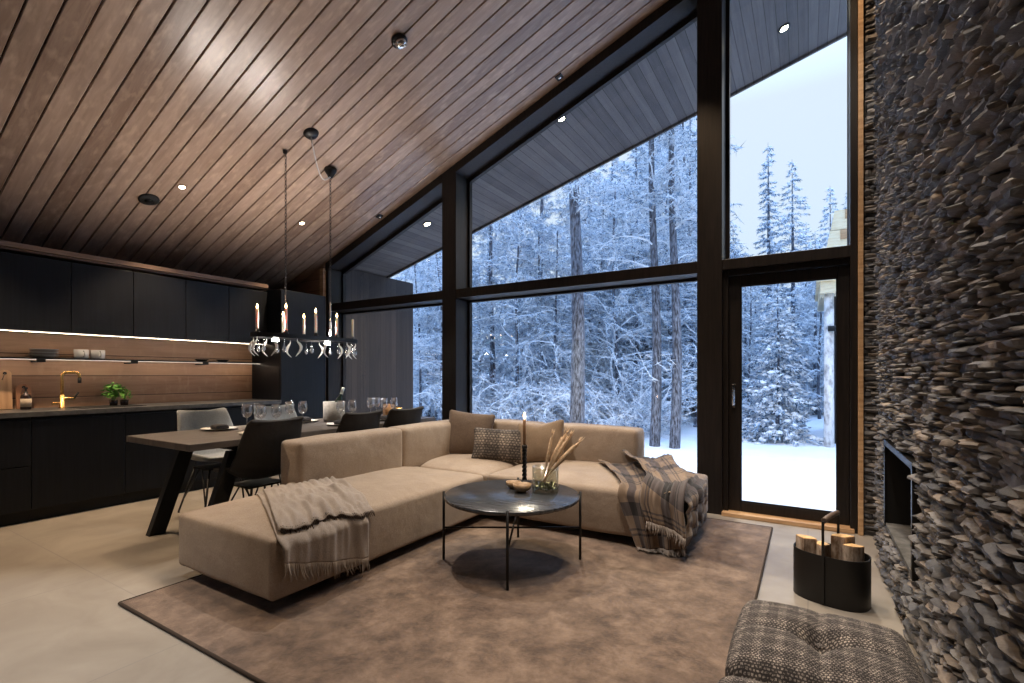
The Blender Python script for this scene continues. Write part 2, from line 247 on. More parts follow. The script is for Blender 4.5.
# ------------------------------------------------------------------ mesh helpers
class MB:
    def __init__(s): s.v = []; s.f = []; s.m = []; s.sm = []; s.uv = {}
    def add(s, vs, fs, mi=0, smooth=False):
        o = len(s.v); s.v += [tuple(p) for p in vs]
        for f in fs: s.f.append(tuple(i + o for i in f)); s.m.append(mi); s.sm.append(smooth)
        return o
    def box(s, x0, x1, y0, y1, z0, z1, mi=0, mat=None):
        vs = [Vector((x, y, z)) for z in (z0, z1) for y in (y0, y1) for x in (x0, x1)]
        if mat is not None: vs = [mat @ p for p in vs]
        s.add(vs, [(0, 2, 3, 1), (4, 5, 7, 6), (0, 1, 5, 4), (2, 6, 7, 3), (0, 4, 6, 2), (1, 3, 7, 5)], mi)
        return s
    def prism(s, poly, z0, z1, mi=0, f=None):
        """poly: list of (a,b); f maps (a,b,h)->xyz"""
        f = f or (lambda a, b, h: (a, b, h)); n = len(poly)
        vs = [f(a, b, z0) for a, b in poly] + [f(a, b, z1) for a, b in poly]
        s.add(vs, [tuple(range(n - 1, -1, -1)), tuple(range(n, 2 * n))] + [(i, (i + 1) % n, (i + 1) % n + n, i + n) for i in range(n)], mi); return s
    def tube(s, pts, r, n=10, mi=0, caps=True):
        pts = [Vector(p) for p in pts]; R = r if isinstance(r, (list, tuple)) else [r] * len(pts)
        o = len(s.v); up = None
        for k, p in enumerate(pts):
            d = (pts[min(k + 1, len(pts) - 1)] - pts[max(k - 1, 0)]).normalized()
            if up is None: up = Vector((0, 0, 1)) if abs(d.z) < 0.9 else Vector((1, 0, 0))
            a = d.cross(up); a.normalize(); b = a.cross(d).normalized(); up = b
            s.v += [tuple(p + (a * math.cos(2 * PI * j / n) + b * math.sin(2 * PI * j / n)) * R[k]) for j in range(n)]
        for k in range(len(pts) - 1):
            for j in range(n):
                q = (o + k * n + j, o + k * n + (j + 1) % n, o + (k + 1) * n + (j + 1) % n, o + (k + 1) * n + j)
                s.f.append(q); s.m.append(mi); s.sm.append(True)
        if caps:
            s.f.append(tuple(o + j for j in range(n - 1, -1, -1))); s.m.append(mi); s.sm.append(False)
            e = o + (len(pts) - 1) * n; s.f.append(tuple(e + j for j in range(n))); s.m.append(mi); s.sm.append(False)
        return s
    def lathe(s, prof, n=24, c=(0, 0), mi=0, sx=1, sy=1):
        o = len(s.v)
        for r, z in prof: s.v += [(c[0] + sx * r * math.cos(2 * PI * j / n), c[1] + sy * r * math.sin(2 * PI * j / n), z) for j in range(n)]
        for k in range(len(prof) - 1):
            for j in range(n):
                s.f.append((o + k * n + j, o + k * n + (j + 1) % n, o + (k + 1) * n + (j + 1) % n, o + (k + 1) * n + j)); s.m.append(mi); s.sm.append(True)
        if prof[0][0] > 1e-4: s.f.append(tuple(o + j for j in range(n - 1, -1, -1))); s.m.append(mi); s.sm.append(False)
        e = o + (len(prof) - 1) * n
        if prof[-1][0] > 1e-4: s.f.append(tuple(e + j for j in range(n))); s.m.append(mi); s.sm.append(False)
        return s
    def grid(s, fn, nu, nv, mi=0, smooth=True, uv=None):
        o = len(s.v)
        for j in range(nv + 1):
            for i in range(nu + 1):
                s.v.append(tuple(fn(i / nu, j / nv)))
                if uv: s.uv[len(s.v) - 1] = uv(i / nu, j / nv)
        for j in range(nv):
            for i in range(nu):
                a = o + j * (nu + 1) + i; s.f.append((a, a + 1, a + nu + 2, a + nu + 1)); s.m.append(mi); s.sm.append(smooth)
        return s
    def soft(s, x0, x1, y0, y1, z0, z1, r=0.05, bulge=0.0, side=0.0, n=14, mi=0, fn=None):
        """upholstered block: rounded, with a crowned top"""
        c = Vector(((x0 + x1) / 2, (y0 + y1) / 2, (z0 + z1) / 2)); h = Vector(((x1 - x0) / 2, (y1 - y0) / 2, (z1 - z0) / 2))
        key = {}; o = len(s.v)
        def put(a, b, cc):
            k = (round(a, 5), round(b, 5), round(cc, 5))
            if k in key: return key[k]
            def wp(q, hh):
                t = abs(q); e = min(r * 1.4 / hh, 0.5) * 0.999; m = 0.6
                return math.copysign((t / m * (1 - e) if t < m else (1 - e) + (t - m) / (1 - m) * e), q)
            p = Vector((wp(a, h.x) * h.x, wp(b, h.y) * h.y, wp(cc, h.z) * h.z))
            q = Vector([max(-h[i] + r, min(h[i] - r, p[i])) for i in range(3)]); d = p - q
            if d.length > 1e-9: p = q + d.normalized() * r
            ux, uy, uz = p.x / h.x, p.y / h.y, p.z / h.z
            if cc > 0.0: p.z += bulge * max(0, 1 - ux ** 4) * max(0, 1 - uy ** 4) * max(0, uz)
            if side:
                p.x += side * ux * max(0, 1 - uy * uy) * max(0, 1 - uz * uz); p.y += side * uy * max(0, 1 - ux * ux) * max(0, 1 - uz * uz)
            p = p + c
            if fn: p = fn(p)
            s.v.append(tuple(p)); key[k] = len(s.v) - 1; return key[k]
        L_ = [-1 + 2 * i / n for i in range(n + 1)]
        for ax in range(3):
            for sg in (-1, 1):
                for i in range(n):
                    for j in range(n):
                        q = []
                        for (a, b) in ((i, j), (i + 1, j), (i + 1, j + 1), (i, j + 1)):
                            t = [0, 0, 0]; t[ax] = sg; t[(ax + 1) % 3] = L_[a]; t[(ax + 2) % 3] = L_[b]; q.append(put(*t))
                        if sg < 0: q.reverse()
                        s.f.append(tuple(q)); s.m.append(mi); s.sm.append(True)
        return s
    def build(s, name, mats, parent=None, loc=None, bevel=0, solid=0, sub=0, sharp=None, **tags):
        me = bpy.data.meshes.new(name); me.from_pydata(s.v, [], s.f)
        mats = mats if isinstance(mats, (list, tuple)) else [mats]
        for m in mats: me.materials.append(m)
        me.polygons.foreach_set('material_index', s.m); me.polygons.foreach_set('use_smooth', s.sm)
        if s.uv:
            lay = me.uv_layers.new(name='UVMap'); li = np.zeros(len(me.loops), dtype=np.int32); me.loops.foreach_get('vertex_index', li)
            lay.data.foreach_set('uv', np.array([s.uv.get(int(i), (0, 0)) for i in li], dtype=np.float32).ravel())
        me.update()
        if sharp: me.set_sharp_from_angle(angle=sharp)
        o = bpy.data.objects.new(name, me); COL.objects.link(o)
        if parent: o.parent = parent
        if loc: o.location = loc
        if bevel: md = o.modifiers.new('bevel', 'BEVEL'); md.width = bevel; md.segments = 2; md.limit_method = 'ANGLE'; md.angle_limit = 0.7
        if solid: md = o.modifiers.new('thick', 'SOLIDIFY'); md.thickness = solid; md.offset = -1
        if sub: md = o.modifiers.new('sub', 'SUBSURF'); md.levels = sub; md.render_levels = sub
        for k, v in tags.items(): o[k] = v
        return o
def thing(name, label, cat, loc=(0, 0, 0), rz=0, group=None):
    o = bpy.data.objects.new(name, None); COL.objects.link(o); o.location = loc; o.rotation_euler = (0, 0, rz); o.empty_display_size = 0.1
    o['label'] = label; o['category'] = cat
    if group: o['group'] = group
    return o
def kids(o): return [c for c in ALL() if c.parent == o]
def ALL(): return list(bpy.data.objects)
def copy_tree(o, loc, rz=None, label=None, group=None, scale=None):
    def rec(a, par):
        c = a.copy(); COL.objects.link(c)
        if par: c.parent = par
        for k in [x for x in a.children]: rec(k, c)
        return c
    r = rec(o, None); r.location = loc
    if rz is not None: r.rotation_euler = (0, 0, rz)
    if label: r['label'] = label
    if group: r['group'] = group
    if scale: r.scale = (scale,) * 3
    return r
def st(mb, name, mats, **k): return mb.build(name, mats, kind='structure', **k)

# ------------------------------------------------------------------ setting: room shell
YW, YG = 4.5, 4.78                            # inner face of the window wall, glass plane
st(MB().box(-6.7, 1.2, -2.2, 4.8, -0.1, 0.0), 'floor', M['floor'])
ce = MB(); y = 0.981 - 0.1465 * 22
while y < 4.5:
    y0, y1 = y + 0.011, min(y + 0.1465, 4.52)
    if y1 > y0 + 0.01:
        pl = []
        for x in (-6.68, 1.2):
            z = roof_z(x); pl += [(x, y0, z + 0.03), (x, y0, z + 0.004), (x, y0 + 0.004, z), (x, y1 - 0.004, z), (x, y1, z + 0.004), (x, y1, z + 0.03)]
        ce.add(pl, [(0, 1, 2, 3, 4, 5)] + [(i, i + 6, i + 7, i + 1) for i in range(5)] + [(11, 10, 9, 8, 7, 6)], 0)
    y += 0.1465
def slab(mb, x0, x1, y0, y1, dz0, dz1, mi=0, yl=None):
    ps = [(x0, y0), (x1, y0), (x1, yl[1] if yl else y1), (x0, yl[0] if yl else y1)]
    vs = [(a, b, roof_z(a) + dz0) for a, b in ps] + [(a, b, roof_z(a) + dz1) for a, b in ps]
    mb.add(vs, [(3, 2, 1, 0), (4, 5, 6, 7)] + [(i, (i + 1) % 4, (i + 1) % 4 + 4, i + 4) for i in range(4)], mi)
slab(ce, -6.7, 1.2, -2.2, 4.55, 0.025, 0.2, 1)
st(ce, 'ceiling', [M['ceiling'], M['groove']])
edge = lambda x: 5.94 + 0.185 * (x + 4.33)
so = MB(); slab(so, -6.9, 3.2, 4.84, 0, 0.02, 0.26, 0, (edge(-6.9), edge(3.2)))
slab(so, -6.9, 3.2, 4.55, 4.84, 0.02, 0.2)
st(so, 'ceiling', M['soffit'])
sf = MB()
for (xa, xb) in ((-6.9, 3.2),):
    vs = []
    for x in (xa, xb):
        for dy in (0.0, 0.03):
            for dz in (-0.015, 0.30): vs.append((x, edge(x) + dy, roof_z(x) + dz))
    sf.add(vs, [(0, 1, 3, 2), (4, 6, 7, 5), (0, 4, 5, 1), (2, 3, 7, 6), (0, 2, 6, 4), (1, 5, 7, 3)])
st(sf, 'trim_1', M['soffit'])
# left wall behind the kitchen, lower kitchen wall with board splashback
wl = MB(); wl.box(-6.9, -6.66, -2.2, 4.8, 0, 2.9); st(wl, 'wall_left', M['woodwall'])
wk = MB(); wk.box(-6.66, -6.0, -2.2, 3.55, 0, 2.19); wk.box(-6.66, -6.02, 3.55, 4.5, 0, 2.19); st(wk, 'wall_left', M['splash'])
# piece of wall between kitchen and window frame
wp = MB(); wp.prism([(-6.66, 0), (-5.84, 0), (-5.84, roof_z(-5.84) + 0.03), (-6.66, roof_z(-6.66) + 0.03)], 4.5, 4.8, f=lambda a, b, h: (a, h, b)); st(wp, 'wall_front', M['woodwall'])
st(MB().box(-5.88, -5.80, 4.455, 4.5, 0, 2.70), 'trim_2', M['oak'], bevel=0.003)
# unseen back wall (behind the camera); opening added to let in cool fill
wb = MB(); wb.box(-6.9, -5.6, -2.4, -2.2, 0, 5.4); wb.box(-1.2, 1.2, -2.4, -2.2, 0, 5.4); wb.box(-5.6, -4.2, -2.4, -2.2, 0, 0.9); wb.box(-5.6, -4.2, -2.4, -2.2, 2.1, 5.4); wb.box(-4.2, -1.2, -2.4, -2.2, 0, 5.4); st(wb, 'wall_back', M['plaster'])
st(MB().box(1.0, 1.2, -2.2, 4.8, 0, 5.6), 'wall_right', M['plaster'])

# window wall: posts, transoms, sloped head, sills; glass is one structure object per pane
XL, XR = -5.80, 0.32
PA = (-3.706, -3.498); PB = (-0.834, -0.63)
fr = MB()
for a, b in (PA, PB): fr.prism([(a, 0), (b, 0), (b, roof_z(b) + 0.02), (a, roof_z(a) + 0.02)], 4.5, YG + 0.03, f=lambda p, q, h: (p, h, q))
fr.prism([(XL, 0), (XL + 0.05, 0), (XL + 0.05, roof_z(XL + .05)), (XL, roof_z(XL))], 4.5, YG + 0.03, f=lambda p, q, h: (p, h, q))
st(fr, 'window_1', M['frame'], bevel=0.004)
tr = MB(); tr.box(XL, PA[0], 4.505, YG + 0.02, 2.096, 2.20); tr.box(PA[1], PB[0], 4.505, YG + 0.02, 2.096, 2.20); tr.box(PB[1], XR, 4.505, YG + 0.02, 2.10, 2.19)
tr.box(XL, PA[0], 4.52, YG + 0.02, 0, 0.07); tr.box(PA[1], PB[0], 4.52, YG + 0.02, 0, 0.07)
st(tr, 'window_2', M['frame'], bevel=0.004)
hd = MB()
for a, b in ((XL, PA[0]), (PA[1], PB[0]), (PB[1], XR)):
    hd.prism([(a, roof_z(a) - 0.10), (b, roof_z(b) - 0.10), (b, roof_z(b) + 0.02), (a, roof_z(a) + 0.02)], 4.49, YG + 0.02, f=lambda p, q, h: (p, h, q))
st(hd, 'window_3', M['frame'])
gi = 4
def pane(poly, name):
    global gi
    a = MB(); a.prism(poly, YG, YG + 0.012, f=lambda p, q, h: (p, h, q)); o = st(a, 'window_%d' % gi, M['pane']); gi += 1
for a, b in ((XL + .05, PA[0]), (PA[1], PB[0]), (PB[1], XR - 0.03)):
    pane([(a, 2.19), (b, 2.19), (b, roof_z(b) - 0.1), (a, roof_z(a) - 0.1)], 'upper')
for a, b in ((XL + .05, PA[0]), (PA[1], PB[0])): pane([(a, 0.07), (b, 0.07), (b, 2.10), (a, 2.10)], 'lower')
# slim inner beads round the panes
bd = MB()
for a, b in ((XL + .05, PA[0]), (PA[1], PB[0]), (PB[1], XR - 0.03)):
    bd.box(a, a + 0.03, YG - 0.05, YG, 2.2, roof_z(a) - 0.10); bd.box(b - 0.02, b, YG - 0.05, YG, 2.2, roof_z(b) - 0.10)
    bd.prism([(a, roof_z(a) - 0.15), (b, roof_z(b) - 0.15), (b, roof_z(b) - 0.10), (a, roof_z(a) - 0.10)], YG - 0.05, YG, f=lambda p, q, h: (p, h, q))
for a, b in ((XL + .05, PA[0]), (PA[1], PB[0])):
    bd.box(a, a + 0.03, YG - 0.05, YG, 0.07, 2.096); bd.box(b - 0.02, b, YG - 0.05, YG, 0.07, 2.096); bd.box(a, b, YG - 0.05, YG, 2.07, 2.096); bd.box(a, b, YG - 0.05, YG, 0.07, 0.10)
st(bd, 'window_%d' % gi, M['frame'])
# door
st(MB().box(-0.63, -0.585, 4.54, YG, 0, 2.10).box(0.275, XR, 4.5, YG, 0, roof_z(XR)).box(-0.585, 0.275, 4.545, YG, 2.055, 2.10), 'door_1', M['frame'], bevel=0.003)
dl = thing('door_2', 'black framed glass terrace door closed beside the stone wall', 'door', (-0.155, 4.60, 0)); dl['kind'] = 'structure'; del dl['category']; del dl['label']
a = MB(); a.box(-0.43, -0.338, -0.03, 0.03, 0.035, 2.05); a.box(0.352, 0.43, -0.03, 0.03, 0.035, 2.05); a.box(-0.338, 0.352, -0.03, 0.03, 0.035, 0.115); a.box(-0.338, 0.352, -0.03, 0.03, 1.965, 2.05)
a.build('door_frame', M['frame'], dl, bevel=0.004)
MB().box(-0.338, 0.352, -0.006, 0.006, 0.115, 1.965).build('door_glass', M['pane'], dl)
MB().box(-0.338, 0.352, -0.028, -0.014, 0.115, 0.128).box(-0.338, 0.352, -0.028, -0.014, 1.952, 1.965).box(-0.338, -0.328, -0.028, -0.014, 0.115, 1.965).box(0.342, 0.352, -0.028, -0.014, 0.115, 1.965).build('glazing_bead', M['black'], dl)
hn = MB(); hn.box(-0.405, -0.378, -0.038, -0.03, 0.92, 1.12); hn.tube([(-0.392, -0.035, 1.07), (-0.392, -0.075, 1.07)], 0.010); hn.tube([(-0.392, -0.075, 1.075), (-0.392, -0.075, 0.94)], [0.011, 0.009]); hn.build('door_handle', M['chrome'], dl, bevel=0.002)
st(MB().box(-0.63, 0.30, 4.47, 4.60, 0, 0.034), 'trim_3', M['oak'], bevel=0.004)
st(MB().box(XR + 0.002, XR + 0.034, 4.46, 4.8, 0, roof_z(XR) + 0.02), 'trim_4', M['oak'], bevel=0.003)

# ------------------------------------------------------------------ ledgestone walls (real stones in one mesh per wall)
def stones(name, W, H, to_world, hole=None, seed=1, rowh=(0.010, 0.032), ln=(0.05, 0.24), prot=0.046, back=None, cellx=0.02):
    rnd = random.Random(seed); mb = MB(); tints = []
    pal = [(0.155, 0.145, 0.14), (0.205, 0.185, 0.175), (0.115, 0.115, 0.125), (0.24, 0.215, 0.195), (0.17, 0.168, 0.178), (0.30, 0.25, 0.21), (0.09, 0.092, 0.105), (0.215, 0.205, 0.205), (0.145, 0.143, 0.155)]
    z = 0.0
    while z < H:
        h = rnd.uniform(*rowh) * (1.5 if rnd.random() < 0.12 else 1.0); x = -rnd.uniform(0, 0.1)
        while x < W:
            w = rnd.uniform(*ln) * (0.6 + h / 0.05 * 0.5); x0, x1 = max(x, 0), min(x + w, W); x += w
            if x1 - x0 < 0.015: continue
            if hole and x1 > hole[0] and x0 < hole[1] and z + h > hole[2] and z < hole[3]:
                if x0 < hole[0] - 0.02: x1 = hole[0]
                elif x1 > hole[1] + 0.02: x0 = hole[1]
                else: continue
            pr = rnd.uniform(0.004, prot); nx = max(2, int((x1 - x0) / cellx)); nz = 3
            sk0, sk1 = rnd.uniform(-0.012, 0.012), rnd.uniform(-0.012, 0.012); tl, tr_ = rnd.uniform(-0.3, 0.3), rnd.uniform(-0.5, 0.5)
            wob0, wob1 = rnd.uniform(0, 50), rnd.uniform(0, 50); g = 0.0012
            o = len(mb.v); pts = []
            for j in range(nz + 1):
                for i in range(nx + 1):
                    fx, fz = i / nx, j / nz
                    px = x0 + g + (x1 - x0 - 2 * g) * fx + (sk0 * (1 - fx) + sk1 * fx) * (fz - 0.5)
                    zz = z + h * fz + 0.006 * noise.noise((px * 9 + wob0, wob1 * 0 + (z if j < nz / 2 else z + h) * 40, 3.3))
                    e = min(1.0, min(fx, 1 - fx) * nx * 0.75 + 0.25) * (0.45 if j in (0, nz) else 1.0)
                    d = pr * e + 0.011 * noise.noise((px * 22, zz * 60, wob0)) + 0.008 * noise.noise((px * 60, zz * 90, wob1)) + pr * tl * (fz - 0.5) + pr * tr_ * (fx - 0.5)
                    pts.append((px, zz, max(0.0, d)))
            for p in pts: mb.v.append(to_world(*p))
            rim = [i for i in range(nx + 1)] + [(j) * (nx + 1) + nx for j in range(1, nz + 1)] + [nz * (nx + 1) + i for i in range(nx - 1, -1, -1)] + [j * (nx + 1) for j in range(nz - 1, 0, -1)]
            bo = len(mb.v)
            for k in rim: mb.v.append(to_world(pts[k][0], pts[k][1], -0.02))
            fs = []
            for j in range(nz):
                for i in range(nx):
                    q = o + j * (nx + 1) + i; fs.append((q, q + 1, q + nx + 2, q + nx + 1))
            m_ = len(rim)
            for k in range(m_): fs.append((o + rim[k], bo + k, bo + (k + 1) % m_, o + rim[(k + 1) % m_]))
            c = rnd.choice(pal); k_ = rnd.uniform(0.5, 0.95); c = tuple(v * k_ for v in c)
            for f in fs: mb.f.append(f); mb.m.append(0); mb.sm.append(True); tints.append((c, len(f)))
        z += h
    if back:
        o0 = len(mb.f); back(mb)
        for f in mb.f[o0:]: tints.append(((0.03, 0.028, 0.027), len(f)))
    ob = st(mb, name, M['stone'], sharp=0.55)
    at = ob.data.color_attributes.new('stone_tint', 'FLOAT_COLOR', 'CORNER'); arr = []
    for c, n in tints: arr += [c[0], c[1], c[2], 1.0] * n
    at.data.foreach_set('color', arr)
    return ob
# core box added behind the narrow stone strip beside the door, blocks light leaks
st(MB().box(XR + 0.036, 1.0, 4.515, 4.80, 0, 5.3), 'wall_front', M['groove'])
XS = 0.41; Y0S, Y1S = -0.5, 4.02
HOLE = (2.63, 3.53, 0.33, 0.83)
def bk(mb):
    # wall core round the firebox opening
    for b in ((XS + 0.01, 1.0, Y0S, HOLE[0], 0, 5.2), (XS + 0.01, 1.0, HOLE[1], Y1S, 0, 5.2), (XS + 0.01, 1.0, HOLE[0], HOLE[1], 0, HOLE[2]), (XS + 0.01, 1.0, HOLE[0], HOLE[1], HOLE[3], 5.2)): mb.box(*b)
stones('wall_right', Y1S - Y0S, 5.15, lambda x, z, d: (XS - d, Y0S + x, z), (HOLE[0] - Y0S, HOLE[1] - Y0S, HOLE[2], HOLE[3]), 3, back=bk)
stones('wall_right', 0.59, 5.15, lambda x, z, d: (XS + x, Y1S + d * 0.5, z), None, 5)
stones('wall_front', 0.64, 5.1, lambda x, z, d: (XR + 0.036 + x, 4.50 - d, z), None, 9, rowh=(0.018, 0.04), prot=0.03)
fb = thing('fireplace_insert', 'black steel firebox opening set low in the rough stone wall', 'fireplace', (XS, (HOLE[0] + HOLE[1]) / 2, HOLE[2]))
w2, hh = 0.448, 0.498
a = MB(); a.box(-0.03, 0.34, -w2, -w2 + 0.02, 0.002, hh); a.box(-0.03, 0.34, w2 - 0.02, w2, 0.002, hh); a.box(-0.03, 0.34, -w2, w2, hh - 0.02, hh); a.box(0.32, 0.34, -w2, w2, 0.002, hh)
a.build('firebox', M['soot'], fb)
MB().box(-0.03, 0.32, -w2 + 0.02, w2 - 0.02, 0.002, 0.022).build('hearth_slab', M['ash'], fb)
a = MB(); a.box(-0.035, -0.03, -w2, -w2 + 0.03, 0.002, hh); a.box(-0.035, -0.03, w2 - 0.03, w2, 0.002, hh); a.box(-0.035, -0.03, -w2 + 0.03, w2 - 0.03, hh - 0.03, hh); a.build('frame', M['black'], fb)

# ------------------------------------------------------------------ kitchen
XF = -5.40
def handle_free_front(mb, y0, y1, z0, z1): mb.box(-0.02, 0.0, y0 + 0.002, y1 - 0.002, z0, z1)
base_labels = ['black base cabinet with two drawers at the left edge of the kitchen', 'wide black base cabinet under the brass tap and basil', 'black base cabinet right of the basil behind the table end', 'black base cabinet behind the light grey chairs', 'black base cabinet next to the tall cabinet, largely hidden by the table']
ys = [0.756, 1.356, 1.991, 2.60, 3.20, 3.545]
for k in range(5):
    y0, y1 = ys[k], ys[k + 1]; t = thing('base_cabinet', base_labels[k], 'cabinet', (XF, y0, 0), 0, 'black base cabinets'); w = y1 - y0
    MB().box(-0.595, -0.022, 0.001, w - 0.001, 0.10, 0.858).build('body', M['cab'], t)
    MB().box(-0.55, -0.05, 0.001, w - 0.001, 0.0, 0.098).build('plinth', M['blackmatt'], t)
    if k == 0:
        for z0, z1 in ((0.105, 0.455), (0.463, 0.835)): a = MB(); handle_free_front(a, 0, w, z0, z1); a.build('drawer', M['cab'], t, bevel=0.003)
    else:
        a = MB(); handle_free_front(a, 0, w, 0.105, 0.835); a.build('door', M['cab'], t, bevel=0.003)
t0_ = thing('base_cabinet', 'black base cabinet beyond the drawers, cut by the left edge of the picture', 'cabinet', (XF, 0.15, 0), 0, 'black base cabinets')
MB().box(-0.595, -0.022, 0, 0.604, 0.10, 0.858).build('body', M['cab'], t0_); MB().box(-0.55, -0.05, 0, 0.604, 0, 0.098).build('plinth', M['blackmatt'], t0_)
for z0, z1 in ((0.105, 0.455), (0.463, 0.835)): a = MB(); handle_free_front(a, 0, 0.604, z0, z1); a.build('drawer', M['cab'], t0_, bevel=0.003)
MB().box(-5.998, XF + 0.02, 0.1, 3.545, 0.86, 0.90).build('worktop', M['counter'], bevel=0.003, label='long dark stone worktop running under the wooden splashback', category='worktop')
upl = ['black wall cabinet at the left edge of the picture', 'black wall cabinet second from the left, above the plates', 'black wall cabinet third from the left, above the basil', 'black wall cabinet fourth from the left, right of the one above the basil', 'last black wall cabinet, touching the tall cabinet']
yu = [0.74, 1.21, 1.682, 2.156, 2.628, 3.079, 3.545]
upl = ['black wall cabinet cut by the left edge of the picture', 'first full black wall cabinet from the left, above the cutting boards'] + upl[1:]
for k in range(6):
    y0, y1 = yu[k], yu[k + 1]; w = y1 - y0; t = thing('wall_cabinet', upl[k], 'cabinet', (-5.66, y0, 1.578), 0, 'black wall cabinets')
    MB().box(-0.335, -0.022, 0.001, w - 0.001, 0.0, 0.635).build('body', M['cab'], t); MB().box(-0.02, 0, 0.002, w - 0.002, 0, 0.637).build('door', M['cab'], t, bevel=0.003); MB().box(-0.012, -0.006, 0.0, w, -0.008, -0.0005).build('light_profile', M['led_dim'], t); MB().box(-0.10, -0.09, 0.0, w, -0.004, -0.0005).build('light_strip', M['led'], t)
st(MB().box(-6.66, -5.70, -2.2, 3.548, 2.25, 2.285).box(-5.70, -5.645, -2.2, 3.548, 2.262, 2.305), 'trim_5', M['trimwood'], bevel=0.003)
t = thing('tall_cabinet', 'tall black fridge cabinet at the far end of the kitchen', 'cabinet', (XF, 3.55, 0))
MB().box(-0.60, -0.022, 0.0, 0.64, 0.10, 2.235).build('body', M['cab'], t, bevel=0.002); MB().box(-0.02, 0.0, 0.003, 0.637, 0.105, 2.23).build('door', M['cab'], t, bevel=0.003); MB().box(-0.56, -0.05, 0.01, 0.63, 0, 0.098).build('plinth', M['blackmatt'], t)
# wall shelf with brackets and light strip
t = thing('wall_shelf', 'long thin black wall shelf with a light strip along its front', 'shelf', (-5.995, 0.8, 1.335))
MB().box(0, 0.18, 0, 2.745, 0.006, 0.02).build('board', M['black'], t); MB().box(0.174, 0.18, 0.0, 2.745, -0.001, 0.005).build('light_profile', M['led_dim'], t); MB().box(0.12, 0.13, 0.0, 2.745, 0.002, 0.0055).build('light_strip', M['led'], t)
for yb in (0.72, 1.42, 2.1): MB().box(0.0, 0.19, yb - 0.02, yb + 0.02, -0.02, -0.0085).box(0.185, 0.192, yb - 0.03, yb + 0.03, -0.02, 0.02).build('bracket', M['blackmatt'], t)
# tap
t = thing('kitchen_tap', 'brass kitchen tap with square bent spout on the dark worktop', 'tap', (-5.80, 1.66, 0.90))
MB().lathe([(0.026, 0), (0.026, 0.006), (0.02, 0.01), (0.02, 0.12), (0.0, 0.121)]).build('body', M['gold'], t)
sp_ = [(0, 0, 0.1), (0, 0, 0.29)] + [(0, 0.035 - 0.035 * math.cos(q), 0.29 + 0.035 * math.sin(q)) for q in (0.4, 0.8, 1.2, 1.57)] + [(0, 0.09, 0.325)] + [(0, 0.09 + 0.035 * math.sin(q), 0.29 + 0.035 * math.cos(q)) for q in (0.4, 0.8, 1.2, 1.57)] + [(0, 0.125, 0.27)]
MB().tube(sp_, 0.012, 12).build('spout', M['gold'], t); MB().tube([(0, 0.125, 0.272), (0, 0.125, 0.225)], 0.014, 12).build('spray_head', M['blackmatt'], t)
MB().tube([(0, 0, 0.085), (0, 0.09, 0.085)], 0.013, 10).build('side_arm', M['gold'], t); MB().tube([(0, 0.085, 0.085), (0.01, 0.115, 0.14)], 0.008, 8).build('lever', M['blackmatt'], t); MB().tube([(0, 0, 0.045), (0, -0.07, 0.045)], 0.012, 10).build('side_arm', M['gold'], t)
# sink
a = MB(); a.box(-0.17, 0.17, -0.25, -0.235, 0, 0.004); a.box(-0.17, 0.17, 0.235, 0.25, 0, 0.004); a.box(-0.17, -0.155, -0.235, 0.235, 0, 0.004); a.box(0.155, 0.17, -0.235, 0.235, 0, 0.004); a.box(-0.155, 0.155, -0.235, 0.235, 0.0, 0.0012)
a.build('sink', M['blackmatt'], loc=(-5.66, 1.95, 0.9003), label='black flush sink rim in the worktop beside the brass tap', category='sink')
# boards, soap, plant, shelf ware
def board(loc, w, h, mat, label, name='cutting_board', lean=0.12):
    t = thing(name, label, 'cutting board', loc); t.rotation_euler = (0, -lean, 0)
    pts = []
    for q in range(0, 13): pts.append((w * 0.5 * math.cos(PI * q / 12), h - w * 0.45 + w * 0.45 * math.sin(PI * q / 12)))
    pts = [(w / 2, 0)] + pts + [(-w / 2, 0)]
    MB().prism(pts, 0, 0.018, f=lambda p, q, d: (d, p, q)).build('board', mat, t, bevel=0.004)
    MB().lathe([(0.0, 0), (0.012, 0.0), (0.012, 0.004), (0, 0.004)], 12).build('hang_hole', M['blackmatt'], t).matrix_local = Matrix.Translation((0.0185, 0, h - 0.03)) @ Matrix.Rotation(PI / 2, 4, 'Y')
    MB().tube([(0.024, 0, h - 0.03), (0.026, -0.01, h - 0.06), (0.024, -0.02, h - 0.09)], 0.003, 6).build('loop', M['leather'], t)
board((-5.935, 1.325, 0.9005), 0.085, 0.345, M['board'], 'tall pale wooden cutting board leaning on the splashback')
board((-5.935, 1.44, 0.9005), 0.10, 0.22, M['board2'], 'short reddish wooden cutting board leaning behind the soap bottle')
t = thing('soap_dispenser', 'dark amber pump soap bottle with beige label on the worktop', 'soap bottle', (-5.80, 1.42, 0.9005))
MB().lathe([(0.034, 0), (0.036, 0.01), (0.036, 0.11), (0.03, 0.13), (0.014, 0.14), (0.014, 0.155), (0, 0.155)]).build('bottle', M['amber'], t)
MB().lathe([(0.0368, 0.025), (0.0368, 0.095)]).build('paper_label', M['label'], t)
MB().tube([(0, 0, 0.155), (0, 0, 0.185)], 0.007).tube([(0, 0, 0.188), (0.035, 0, 0.186)], 0.006).build('pump', M['blackmatt'], t)
